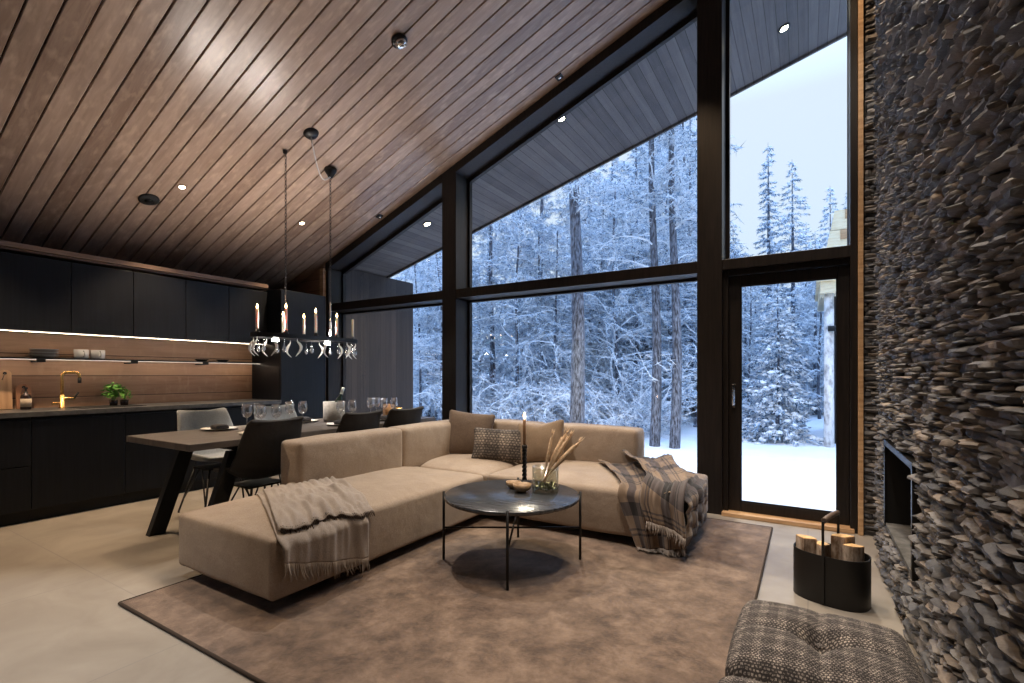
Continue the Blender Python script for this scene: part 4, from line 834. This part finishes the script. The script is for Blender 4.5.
# ------------------------------------------------------------------ coffee table and what stands on it
CT = (-1.622, 2.668); ZT = 0.44
t = thing('coffee_table', 'round dark coffee table with thin black legs on the rug', 'table', (*CT, 0.015)); R_ = 0.43
MB().lathe([(0, ZT - 0.04), (R_ - 0.01, ZT - 0.04), (R_, ZT - 0.033), (R_, ZT - 0.018), (R_ - 0.003, ZT - 0.015), (0, ZT - 0.015)], 72).build('tabletop', M['ctop'], t)
ang = [math.atan2(-0.218, -0.379), math.atan2(0.236, 0.369), math.atan2(-0.42, 0.224), math.atan2(0.393, -0.187)]
for q in ang: MB().tube([((R_ + 0.009) * math.cos(q), (R_ + 0.009) * math.sin(q), 0.0003), ((R_ + 0.009) * math.cos(q), (R_ + 0.009) * math.sin(q), ZT - 0.004)], 0.0085, 10).build('leg', M['black'], t)
for i, j in ((0, 1), (2, 3)): MB().tube([(R_ * math.cos(ang[i]), R_ * math.sin(ang[i]), 0.205 + 0.012 * i * .5), (R_ * math.cos(ang[j]), R_ * math.sin(ang[j]), 0.205 + 0.012 * i * .5)], 0.006, 8).build('cross_bar', M['black'], t)
ZT = 0.4405
t = thing('candlestick', 'black twisted candlestick at the back of the coffee table', 'candlestick', (-1.72, 3.00, ZT))
MB().lathe([(0.045, 0), (0.045, 0.006), (0.014, 0.014), (0.012, 0.02), (0, 0.02)], 24).build('base', M['black'], t)
tw = MB()
for ph in (0, PI): tw.tube([(0.009 * math.cos(ph + k * 0.55), 0.009 * math.sin(ph + k * 0.55), 0.018 + k * 0.005) for k in range(44)], 0.0095, 8)
tw.build('twisted_stem', M['black'], t); MB().lathe([(0.010, 0.232), (0.02, 0.24), (0.02, 0.262), (0.014, 0.262), (0.013, 0.25), (0, 0.25)], 16).build('cup', M['black'], t)
t = thing('table_candle', 'lit tan candle standing in the black twisted candlestick', 'candle', (-1.72, 3.00, ZT + 0.2505))
MB().lathe([(0.011, 0), (0.011, 0.185), (0.004, 0.195), (0, 0.195)], 14).build('wax', M['tanwax'], t); MB().lathe([(0, 0.197), (0.007, 0.206), (0.0078, 0.214), (0.004, 0.232), (0, 0.246)], 10).build('flame', M['flame'], t)
t = thing('glass_vase', 'smoky glass cylinder vase with green moss on the coffee table', 'vase', (-1.46, 2.82, ZT))
MB().lathe([(0.083, 0), (0.086, 0.006), (0.086, 0.165), (0.082, 0.165), (0.082, 0.012), (0, 0.012)], 40).build('cylinder', M['vase'], t)
a = MB(); rn = random.Random(2)
for k in range(60):
    q = rn.uniform(0, 2 * PI); r = 0.068 * math.sqrt(rn.random()); z = 0.022 + rn.uniform(0, 0.03); s = rn.uniform(0.008, 0.013); a.lathe([(0, z - s * .8), (s, z), (0, z + s)], 6, (r * math.cos(q), r * math.sin(q)))
a.build('moss', M['moss'], t)
a = MB()
for k in range(14):
    q = rn.uniform(0, 2 * PI); r = rn.uniform(0.05, 0.075); z = rn.uniform(0.03, 0.06); a.lathe([(0, z - .0025), (.0028, z), (0, z + .0025)], 6, (r * math.cos(q), r * math.sin(q)))
a.build('fairy_lights', M['tiny'], t)
def spear(tip, th, lab):
    base = Vector((0, 0, 0)); tip = Vector((CS * tip[0], SN * tip[0], 0)) + Vector((0.3 * tip[1], tip[1], tip[2])); a = MB(); pts = [base.lerp(tip, k / 10) + Vector((0, 0, 0.02 * math.sin(k / 10 * PI))) for k in range(11)]
    rr = [0.003, 0.003, 0.004, th * .6, th, th * 1.1, th, th * .9, th * .7, th * .4, 0.001]; a.tube(pts, rr, 8)
    rn = random.Random(len(lab))
    for k in range(60):
        f = rn.uniform(0.3, 0.9); p = base.lerp(tip, f) + Vector((0, 0, 0.02 * math.sin(f * PI))); d = (tip - base).normalized(); s = Vector((rn.uniform(-1, 1), rn.uniform(-1, 1), rn.uniform(-1, 1))).normalized()
        a.tube([p, p + s * th * 0.8 + d * 0.015, p + s * th * 1.02 + d * 0.04], [0.0025, 0.002, 0.0005], 3)
    o = a.build('dried_palm_spear', M['reed'], label=lab, category='dried flower', group='dried palm spears in the vase'); o.location = (-1.47, 2.81, ZT + 0.06)
spear((0.045, 0.03, 0.33), 0.011, 'leftmost and thinnest dried palm spear in the vase')
spear((0.125, 0.05, 0.335), 0.017, 'widest dried palm spear in the vase, left of the middle')
spear((0.185, 0.02, 0.335), 0.013, 'dried palm spear in the vase, third from the left')
spear((0.28, -0.03, 0.285), 0.015, 'rightmost dried palm spear leaning out of the vase')
for k, (x, y, r) in enumerate(((-1.585, 2.735, 0.062), (-1.69, 2.80, 0.052))):
    MB().lathe([(0.0, 0), (r * .4, 0), (r * .85, r * .35), (r, r * .85), (r * .93, r * .85), (r * .78, r * .4), (r * .3, r * .12), (0, r * .1)], 26).build('wooden_bowl', M['bowlw'], loc=(x, y, ZT), label=('round wooden bowl on the coffee table, in front of the candlestick', 'smaller wooden bowl half hidden behind the other bowl')[k], category='bowl', group='wooden bowls on the coffee table')

# ------------------------------------------------------------------ firewood basket
t = thing('firewood_basket', 'oval black steel firewood basket with tall handle near the door', 'firewood basket', (0.105, 3.13, 0.0005), -0.3)
ax, ay, bh = 0.175, 0.125, 0.255
a = MB(); n = 56
for pw, (z0, z1) in ((0, (0, 0.0)),):
    pass
def sup(q, a_, b_): c, s = math.cos(q), math.sin(q); return (a_ * math.copysign(abs(c) ** 0.8, c), b_ * math.copysign(abs(s) ** 0.8, s))
lev = [(1.0, 0.0), (1.0, bh), (0.97, bh), (0.97, 0.008)]; o0 = len(a.v)
for k_, z in lev:
    for j in range(n): p = sup(2 * PI * j / n, ax * k_, ay * k_); a.v.append((p[0], p[1], z))
for k in range(3):
    for j in range(n): a.f.append((k * n + j, k * n + (j + 1) % n, (k + 1) * n + (j + 1) % n, (k + 1) * n + j)); a.m.append(0); a.sm.append(True)
a.f.append(tuple(range(n - 1, -1, -1))); a.m.append(0); a.sm.append(False); a.f.append(tuple(3 * n + j for j in range(n))); a.m.append(0); a.sm.append(False)
a.build('basket', M['black'], t, sharp=0.7)
hz = 0.43
MB().box(-0.006, 0.006, -ay - 0.009, -ay - 0.003, 0.004, hz).box(-0.006, 0.006, ay + 0.003, ay + 0.009, 0.004, hz).box(-0.006, 0.006, -ay - 0.009, ay + 0.009, hz, hz + 0.006).build('handle_strap', M['black'], t)
MB().tube([(0, -ay + 0.01, hz + 0.008), (0, -ay * .4, hz + 0.012), (0, ay * .4, hz + 0.012), (0, ay - 0.01, hz + 0.008)], 0.014, 10).build('handle_grip', M['leather'], t)
def log(x, y, top, ang0, spread, r, tilt, label):
    t = thing('firewood_log', label, 'firewood', (x, y, 0.0095), 0, 'split logs in the firewood basket'); t.rotation_euler = tilt
    n = 7; poly = [(0, 0)] + [(r * math.cos(ang0 + spread * k / n), r * math.sin(ang0 + spread * k / n)) for k in range(n + 1)]
    cxm = sum(p[0] for p in poly) / len(poly); cym = sum(p[1] for p in poly) / len(poly); poly = [(a_ - cxm, b_ - cym) for a_, b_ in poly]
    MB().prism(poly, 0.004, top).build('split_wood', M['bark'], t); MB().prism([(p[0] * .96, p[1] * .96) for p in poly], top + 0.0003, top + 0.004).build('cut_end', M['endgrain'], t)
log(-0.005, 3.13, 0.30, 0.3, 1.9, 0.065, (0, 0, 0), 'split log at the left end of the basket')
log(0.055, 3.095, 0.285, 2.2, 1.8, 0.062, (0.0, 0.0, 0), 'split log in the basket, left of the handle strap')
log(0.155, 3.165, 0.325, 0.8, 2.2, 0.065, (0, 0.0, 0), 'tallest split log, right of the handle')
log(0.205, 3.10, 0.295, 3.9, 2.0, 0.058, (0, 0.0, 0), 'split log at the right end of the basket')

# ------------------------------------------------------------------ footstool in the near corner
t = thing('footstool', 'tufted grey check footstool in the near right corner', 'footstool', (0.03, 1.45, 0))
def tuft(cx0, cy0):
    def fn(p):
        dx, dy = p.x - cx0, p.y - cy0; k = max(0, (p.z - 0.33) / 0.07); d = math.hypot(dx, dy)
        dent = 0.04 * math.exp(-(d / 0.05) ** 2) + 0.016 * (math.exp(-(dy / 0.02) ** 2) + math.exp(-(dx / 0.02) ** 2)) * math.exp(-(d / 0.20) ** 2)
        p.z -= k * dent; return p
    return fn
MB().soft(-0.23, 0.235, 0.015, 0.50, 0.28, 0.40, r=0.045, bulge=0.035, side=0.01, n=26, fn=tuft(0, 0.26)).build('seat_cushion', M['hound'], t)
MB().soft(-0.245, 0.245, -0.47, 0.012, 0.27, 0.385, r=0.045, bulge=0.035, side=0.01, n=26, fn=tuft(0, -0.24)).build('seat_cushion', M['hound'], t)
MB().soft(-0.22, 0.225, -0.45, 0.485, 0.13, 0.29, r=0.03, n=10).build('base', M['hound'], t)
MB().lathe([(0, 0.399), (0.012, 0.398), (0.014, 0.392), (0, 0.388)], 12, (0, 0.26)).build('button', M['hound'], t)
for sx in (-0.17, 0.17):
    for sy in (-0.4, 0.43): MB().tube([(sx, sy, 0.15), (sx * 1.08, sy * 1.03, 0.0)], [0.018, 0.012], 10).build('leg', M['blackmatt'], t)

# ------------------------------------------------------------------ outdoors: ground, fin wall, outbuilding
def gz(x, y):
    d = math.hypot(x, y); return -0.16 + 0.05 * noise.noise((x * .5, y * .5, 0)) * min(1, max(0, (y - 5) / 3)) + 0.035 * max(0, d - 11) + 0.22 * max(0, noise.noise((x * .22, y * .22, 5))) * min(1, max(0, (d - 10) / 4))
g = MB(); g.grid(lambda u, v: (lambda x, y: (x, y, gz(x, y)))(-34 + 56 * u, 4.82 + 46 * v), 180, 170)
g.build('ground_snow', M['snow'], kind='structure')
fw = MB(); fw.prism([(4.82, -0.3), (6.27, -0.3), (6.27, roof_z(-5.8) - 0.0), (4.82, roof_z(-5.8) - 0.0)], -6.0, -5.8, f=lambda a, b, h: (h, a, b)); st(fw, 'wall_left', M['cladding'])
t = thing('outbuilding', 'cream timber outbuilding corner with a frosted post, right of the snowy spruce', 'building', (0.0, 0, 0))
px_, py_ = along(829, 9.0); px2, py2 = along(836, 9.3)
MB().lathe([(0.085, -0.3), (0.08, 1.0), (0.078, 2.86)], 14, (px_, py_)).build('frosted_post', M['post'], t)
MB().box(px2 - 0.03, px2 + 3, py2, py2 + 2.5, -0.3, 2.8).build('dark_wall', M['cladding'], t)
MB().box(px_ - 0.14, px_ + 3, py_ - 0.14, py_ + 2.9, 2.70, 2.92).build('beam', M['cream'], t, bevel=0.01); MB().tube([(px_ - 0.02, py_ - 0.1, 2.05), (px_ + 0.4, py_ - 0.1, 2.05)], 0.05, 8).build('bracket', M['blackmatt'], t)
a = MB()
for k in range(3):
    z0 = 3.12 + 0.36 * k; x0 = px_ - 0.12 + 0.07 * k; a.prism([(x0, z0), (x0 + 3, z0), (x0 + 3, z0 + 0.35), (x0 + 0.06, z0 + 0.35)], py_ - 0.1, py_ + 2.6, f=lambda p, q, h: (p, h, q)); a.box(x0 + 0.22, x0 + 3, py_ - 0.115, py_ - 0.1, z0 + 0.18, z0 + 0.35, mi=1)
a.build('gable_boards', [M['cream'], M['oak']], t); MB().prism([(px_ - 0.2, 2.92), (px_ + 3, 2.92), (px_ + 3, 3.12), (px_ - 0.1, 3.12)], py_ - 0.2, py_ + 2.7, f=lambda p, q, h: (p, h, q)).build('fascia', M['cream'], t)

# ------------------------------------------------------------------ trees
def shards(P, D, Lh, Wd, rng):
    """P base points, D unit directions, Lh lengths, Wd widths -> tetra spikes"""
    n = len(P); r = rng.normal(size=(n, 3)); a = np.cross(D, r); a /= np.linalg.norm(a, axis=1)[:, None] + 1e-9; b = np.cross(D, a)
    v0 = P + a * Wd[:, None]; v1 = P - a * Wd[:, None] * .5 + b * Wd[:, None] * .87; v2 = P - a * Wd[:, None] * .5 - b * Wd[:, None] * .87; v3 = P + D * Lh[:, None]
    V = np.stack([v0, v1, v2, v3], 1).reshape(-1, 3); k = np.arange(n)[:, None] * 4
    Fc = np.concatenate([k + np.array([[0, 1, 3]]), k + np.array([[1, 2, 3]]), k + np.array([[2, 0, 3]]), k + np.array([[0, 2, 1]])], 1).reshape(-1, 3)
    return V, Fc
def np_mesh(name, V, Fc, mi, mats, parent, loc=None):
    me = bpy.data.meshes.new(name); me.vertices.add(len(V)); me.vertices.foreach_set('co', V.astype(np.float32).ravel()); me.loops.add(Fc.size); me.loops.foreach_set('vertex_index', Fc.astype(np.int32).ravel())
    me.polygons.add(len(Fc)); me.polygons.foreach_set('loop_start', np.arange(0, Fc.size, 3, dtype=np.int32)); me.polygons.foreach_set('loop_total', np.full(len(Fc), 3, dtype=np.int32))
    for m in mats: me.materials.append(m)
    me.polygons.foreach_set('material_index', mi.astype(np.int32)); me.update(); me.validate()
    o = bpy.data.objects.new(name, me); COL.objects.link(o); o.parent = parent; return o
ICO = None
def blob(P, S, rng):
    global ICO
    if ICO is None:
        bm = bmesh.new(); bmesh.ops.create_icosphere(bm, subdivisions=1, radius=1); ICO = (np.array([v.co[:] for v in bm.verts]), np.array([[v.index for v in f.verts] for f in bm.faces])); bm.free()
    V0, F0 = ICO; n = len(P); V = V0[None] * S[:, None, :] * (1 + 0.35 * rng.normal(size=(n, len(V0), 1)) * .6); V = V + P[:, None, :]
    Fc = F0[None] + (np.arange(n) * len(V0))[:, None, None]; return V.reshape(-1, 3), Fc.reshape(-1, 3)
def spruce(name, h, r, seed, dens=1.0, group=None, power=0.9, sparse=False):
    rng = np.random.default_rng(seed); t = thing(name, 'x', 'tree', group=group)
    MB().tube([(0, 0, -0.3), (0.03, 0, h * .5), (0, 0, h)], [0.014 * h, 0.007 * h, 0.004], 8).build('trunk', M['trunk'], t)
    P = []; D = []; BP = []; BS = []; z = 0.03 * h
    while z < h * 0.985:
        f = 1 - z / h; R = r * f ** power + 0.05
        for k in range(int(5 + 8 * f)):
            q = rng.uniform(0, 2 * PI); Lb = R * rng.uniform(0.6, 1.1); n = max(6, int(Lb * 46 * dens)); s = rng.uniform(0.08, 1, n) ** 0.8
            dr = -0.28 * Lb; x = s * Lb * math.cos(q); y = s * Lb * math.sin(q); zz = z + dr * s ** 1.4 + 0.10 * s ** 4 * Lb
            wd = 0.10 * (1 - s * .6) * min(1, Lb); p = np.stack([x, y, zz], 1) + rng.normal(size=(n, 3)) * wd[:, None] * [1, 1, .45]; P.append(p)
            d = np.stack([np.full(n, math.cos(q)), np.full(n, math.sin(q)), np.full(n, -0.55)], 1) + rng.normal(size=(n, 3)) * 0.55; D.append(d / np.linalg.norm(d, axis=1)[:, None])
            m = max(1, int(Lb * 5)); s2 = rng.uniform(0.3, 1.0, m); b = np.stack([s2 * Lb * math.cos(q), s2 * Lb * math.sin(q), z + dr * s2 ** 1.4 + 0.10 * s2 ** 4 * Lb + 0.03], 1) + rng.normal(size=(m, 3)) * 0.03; BP.append(b)
            sz = rng.uniform(0.025, 0.075, m) * (0.6 + 0.4 * min(1, R)); BS.append(np.stack([sz * 1.2, sz * 1.2, sz * 0.6], 1))
        z += (0.12 + 0.05 * rng.random()) * (1.5 if sparse else 1.0) * (h / 5) ** 0.5
    P = np.concatenate(P); D = np.concatenate(D); n = len(P); V, Fc = shards(P, D, rng.uniform(0.05, 0.15, n), rng.uniform(0.008, 0.018, n), rng)
    mi = np.repeat(rng.choice([0, 1, 2], n, p=[0.64, 0.12, 0.24]), 4); V2, F2 = blob(np.concatenate(BP), np.concatenate(BS), rng)
    np_mesh('snowy_boughs', np.concatenate([V, V2]), np.concatenate([Fc, F2 + len(V)]), np.concatenate([mi, np.zeros(len(F2), int)]), [M['frost'], M['needle'], M['needle2']], t); return t
def frosted(name, h, r, tr_r, seed, b0=0.2, nb=34, twig=1.0, lean=0.0, group=None, bushy=False):
    rng = np.random.default_rng(seed); t = thing(name, 'x', 'tree', group=group); tk = MB(); rn = random.Random(seed)
    if not bushy: tk.tube([(lean * f * h + 0.05 * math.sin(f * 7), 0.04 * math.sin(f * 5), -0.3 + f * (h + .3)) for f in [i / 8 for i in range(9)]], [tr_r * (1.05 - 0.75 * i / 8) for i in range(9)], 10).build('trunk', M['trunk'], t)
    br = MB(); P = []; D = []
    for k in range(nb):
        f = b0 + (1 - b0) * rn.random() if not bushy else 0.02; z = f * h; q = rn.uniform(0, 2 * PI); Lb = r * (1.15 - f * .7) * rn.uniform(.6, 1.15); p = Vector((lean * z, 0, z)) if not bushy else Vector((rn.uniform(-.3, .3), rn.uniform(-.3, .3), -0.1))
        d = Vector((math.cos(q), math.sin(q), rn.uniform(0.1, .8) if not bushy else rn.uniform(.9, 2.2))).normalized(); pts = [p.copy()]; m = 7
        for i in range(m):
            p = p + d * Lb / m; pts.append(p.copy()); d = (d + Vector((rn.uniform(-.3, .3), rn.uniform(-.3, .3), rn.uniform(-.34, .12)))).normalized()
        r0 = (0.020 if not bushy else 0.012) * (1.2 - f) + 0.006; br.tube(pts, [r0 * (1 - .8 * i / m) for i in range(m + 1)], 5, mi=0, caps=False)
        for j in range(int(7 * twig)):
            i = rn.randint(1, m); s = pts[i]; dd = Vector((rn.uniform(-1, 1), rn.uniform(-1, 1), rn.uniform(-.7, .6))).normalized(); dd = (dd + d * .5).normalized(); Ls = Lb * rn.uniform(.22, .5); sp = [s.copy()]
            for w in range(4): s = s + dd * Ls / 4; dd = (dd + Vector((rn.uniform(-.35, .35), rn.uniform(-.35, .35), rn.uniform(-.4, .15)))).normalized(); sp.append(s.copy())
            br.tube(sp, [0.009, 0.008, 0.006, 0.005, 0.003], 3, mi=0, caps=False)
            nn = int(26 * twig)
            for w in range(nn):
                a = rn.random() * 3.99; i0 = int(a); pp = sp[i0].lerp(sp[i0 + 1], a - i0); P.append(pp[:]); v = Vector((rn.gauss(0, 1), rn.gauss(0, 1), rn.gauss(-.25, .8))).normalized(); D.append(v[:])
    br.build('frosted_branches', M['frost'], t); P = np.array(P); D = np.array(D); n = len(P)
    V, Fc = shards(P, D, rng.uniform(0.05, 0.17, n), rng.uniform(0.004, 0.010, n), rng)
    np_mesh('frosted_twigs', V, Fc, np.repeat(rng.choice([0, 1, 2], n, p=[0.66, 0.10, 0.24]), 4), [M['frost'], M['needle'], M['needle2']], t); return t
def put(o, px, fwd, label, s=None, rz=0.0, dz=0.0, group=None):
    x, y = along(px, fwd); o.location = (x, y, gz(x, y) + dz); o.rotation_euler = (0, 0, rz)
    if s: o.scale = (s, s, s)
    o['label'] = label
    if group: o['group'] = group
    return o
def cp(o, px, fwd, label, s=1.0, rz=0.0, group=None):
    c = copy_tree(o, (0, 0, 0)); 
    if group: c['group'] = group
    elif 'group' in c: del c['group']
    return put(c, px, fwd, label, s, rz)
near = spruce('spruce', 3.35, 0.80, 11, 1.5, power=0.75); put(near, 777, 9.9, 'small snow-laden spruce standing alone outside the glass door')
p1 = frosted('pine_tree', 9.0, 1.5, 0.135, 21, b0=0.46, nb=36); put(p1, 575, 8.6, 'thick bare pine trunk rising through the middle of the wide window')
p2 = frosted('pine_tree', 8.2, 1.3, 0.098, 22, b0=0.40, nb=34); put(p2, 654, 9.3, 'left one of the two slim pine trunks near the right side of the wide window')
p3 = frosted('pine_tree', 8.0, 1.3, 0.098, 23, b0=0.40, nb=34); put(p3, 674, 9.1, 'right one of the two slim pine trunks near the right side of the wide window')
s1 = spruce('spruce', 8.0, 1.45, 31, 1.1, power=0.8); put(s1, 792, 15.5, 'tall snowy spruce directly behind the small spruce at the door')
s2 = spruce('spruce', 9.2, 0.62, 32, 1.9, power=0.5); put(s2, 768, 17.0, 'narrow spire-shaped spruce, the tallest seen above the door')
b1 = frosted('frosted_tree', 6.0, 1.7, 0.06, 41, b0=0.12, nb=56, twig=1.1); put(b1, 615, 12.0, 'white frosted tree with lacy twigs left of the two slim pine trunks')
b2 = frosted('frosted_tree', 5.2, 1.6, 0.05, 42, b0=0.10, nb=50, twig=1.1, lean=0.05); put(b2, 512, 11.5, 'white frosted tree with lacy twigs at the left of the wide window')
bu = frosted('frosted_bush', 2.0, 1.9, 0.03, 43, nb=34, twig=1.0, bushy=True); bu['category'] = 'bush'; put(bu, 625, 10.8, 'low frosted bush with arching twigs between the thick pine and the slim ones')
G = 'snowy spruces of the dense forest'; G2 = 'frosted trees of the dense forest'; G3 = 'frosted bushes along the forest edge'
cp(p2, 492, 12.5, 'thin frosted pine trunk nearest the left post of the wide window', 0.8, 1.0)
cp(p3, 541, 13.5, 'slim dark pine trunk between the thick pine and the candle flame', 0.95, 2.0)
cp(bu, 595, 11.2, 'frosted bush right behind the thick pine trunk', 0.9, 1.1)
rr = random.Random(5)
for px, fw_, s in ((480, 15, .62), (505, 18, .75), (545, 16, .72), (562, 20, .85), (590, 15.5, 1.0), (612, 19, 1.35), (636, 15, 1.25), (660, 18, 1.45), (690, 14.5, 1.25), (640, 22, 1.6), (680, 22, 1.7), (530, 21, .9), (600, 24, 1.5), (705, 19, 1.5)):
    cp(s1, px, fw_, 'snow-covered spruce in the dense forest behind the nearer trunks', s * rr.uniform(.92, 1.05), rr.uniform(0, 6), G)
for px, fw_, s in ((470, 12.5, .95), (540, 12.2, 1.0), (575, 13.5, 1.1), (640, 13, 1.1), (668, 13, 1.2), (694, 12.0, 1.05), (600, 14.5, 1.35), (490, 16, 1.25), (520, 14, 1.1), (650, 16, 1.6), (685, 17, 1.7), (556, 11.6, .8)):
    cp(b1 if rr.random() < .5 else b2, px, fw_, 'white frosted tree in the dense forest beyond the wide window', s, rr.uniform(0, 6), G2)
for px, fw_, s in ((480, 11.5, .9), (530, 11.2, .85), (560, 12, .9), (648, 11.5, .8), (500, 10.8, .7)):
    cp(bu, px, fw_, 'frosted bush along the forest edge beyond the wide window', s, rr.uniform(0, 6), G3)
for px, fw_, s in ((415, 14, .80), (428, 12, .62), (440, 15.5, .9), (452, 13, .7), (405, 17, .9), (436, 19, .95)):
    cp(s1, px, fw_, 'snow-covered spruce seen through the left window', s, rr.uniform(0, 6), 'snowy spruces beyond the left window')
for px, fw_, s in ((422, 10.8, .72), (437, 11.5, .8), (446, 10.5, .75)):
    cp(b2, px, fw_, 'frosted tree seen through the left window', s, rr.uniform(0, 6), 'frosted trees beyond the left window')
for px, fw_, s in ((745, 14, .55), (755, 19, .68), (815, 14, .66), (830, 18, 1.0), (806, 20, .9), (850, 15, .85), (733, 17, .8), (725, 13, .5)):
    cp(s1, px, fw_, 'snowy spruce in the trees behind the small spruce at the door', s, rr.uniform(0, 6), 'snowy spruces beyond the door')
for px, fw_, s in ((750, 12.5, .62), (820, 13, .7), (735, 15, .8)):
    cp(b1, px, fw_, 'frosted tree in the trees behind the small spruce at the door', s, rr.uniform(0, 6), 'frosted trees beyond the door')

# ------------------------------------------------------------------ light
W = bpy.data.worlds.new('dusk'); bpy.context.scene.world = W; W.use_nodes = True; t = W.node_tree; bg = t.nodes['Background']
c = N(t, 'ShaderNodeTexCoord'); sp = N(t, 'ShaderNodeSeparateXYZ'); L(t, c.outputs['Generated'], sp.inputs[0])
L(t, ramp(t, sp.outputs[2], [(0.0, (0.285, 0.35, 0.425)), (0.45, (0.315, 0.36, 0.41)), (0.75, (0.70, 1.08, 1.85)), (1.0, (0.70, 1.12, 1.9))]), bg.inputs['Color']); bg.inputs['Strength'].default_value = 2.0
def spot(name, loc, target, watts, col, size=1.2, blend=0.6, r=0.04):
    ld = bpy.data.lights.new(name, 'SPOT'); ld.energy = watts; ld.color = col; ld.spot_size = size; ld.spot_blend = blend; ld.shadow_soft_size = r
    o = bpy.data.objects.new(name, ld); COL.objects.link(o); o.location = loc; d = Vector(target) - Vector(loc); o.rotation_euler = d.to_track_quat('-Z', 'Y').to_euler(); return o
WARM = (1.0, 0.72, 0.46); NEU = (1.0, 0.90, 0.80)
def ceil_spot(x, y, tgt, w, col=WARM, size=1.5, blend=.5, r=.03): return spot('spot_lamp', (x, y, roof_z(x) - 0.07), tgt, w, col, size, blend, r)
ceil_spot(-5.167, 2.364, (-5.0, 2.2, 0), 110, WARM); ceil_spot(-5.167, 3.669, (-5.1, 3.5, 0), 80, WARM)
ceil_spot(-4.9, 0.9, (-4.6, 0.9, 0), 170, WARM, 1.6)
ceil_spot(-2.83, 2.89, (-1.9, 3.0, 0), 250, NEU, 1.3)
ceil_spot(-1.2, 2.2, (-1.3, 2.5, 0), 130, WARM, 1.5)
ceil_spot(-1.0, 3.9, (-0.7, 3.8, 0), 140, WARM, 1.2)
ceil_spot(-2.6, 0.6, (-2.9, -0.1, 0), 260, (0.95, 0.97, 1.0), 0.85, .4)  # unseen cool spot added to brighten the near left floor
ceil_spot(-0.25, 1.5, (0.42, 1.9, 1.0), 115, NEU, 1.3); ceil_spot(-0.15, 3.2, (0.42, 3.3, 2.6), 120, NEU, 1.6); ceil_spot(-0.35, 1.9, (0.42, 2.1, 2.7), 90, NEU, 1.5); ceil_spot(0.0, 3.9, (0.42, 4.42, 2.0), 70, WARM, 1.0)
for yy in (2.75, 3.33): spot('ceiling_fill', (-4.27, yy, 1.60), (-4.0, yy - 0.35, 3.4), 42, (1.0, 0.90, 0.82), 2.6, 0.9, 0.03)  # upward fill added at the ring to brighten the ceiling boards
for yy in (2.75, 3.33): spot('chandelier_downlight', (-4.27, yy, 1.50), (-4.1, yy, 0.0), 25, (1.0, 0.93, 0.88), 1.6, 0.6, 0.03)
for x, y, w in ((-2.385, 4.99, 160), (-0.221, 5.99, 260), (-4.498, 5.14, 90)): spot('eave_lamp', (x, y, roof_z(x) - 0.06), (x, y + 0.6, 0), w * 1.9, (1.0, 0.86, 0.64), 2.2, 0.8, 0.04)

# ------------------------------------------------------------------ camera
cam = bpy.data.cameras.new('camera'); co = bpy.data.objects.new('camera', cam); COL.objects.link(co)
co.location = (0, 0, EYE); co.rotation_euler = (PI / 2, 0, TH); cam.sensor_width = 36; cam.lens = F_PX / 1024 * 36; cam.shift_y = 33.5 / 1024; cam.clip_start = 0.05; cam.clip_end = 300
sc = bpy.context.scene; sc.camera = co
sc.view_settings.view_transform = 'Standard'; sc.view_settings.look = 'None'; sc.view_settings.gamma = 1.0; sc.view_settings.use_curve_mapping = False; sc.view_settings.exposure = 0.38
sc.cycles.use_denoising = True; sc.cycles.max_bounces = 8; sc.cycles.transparent_max_bounces = 16; sc.cycles.sample_clamp_indirect = 6.0; sc.cycles.caustics_reflective = False; sc.cycles.caustics_refractive = False
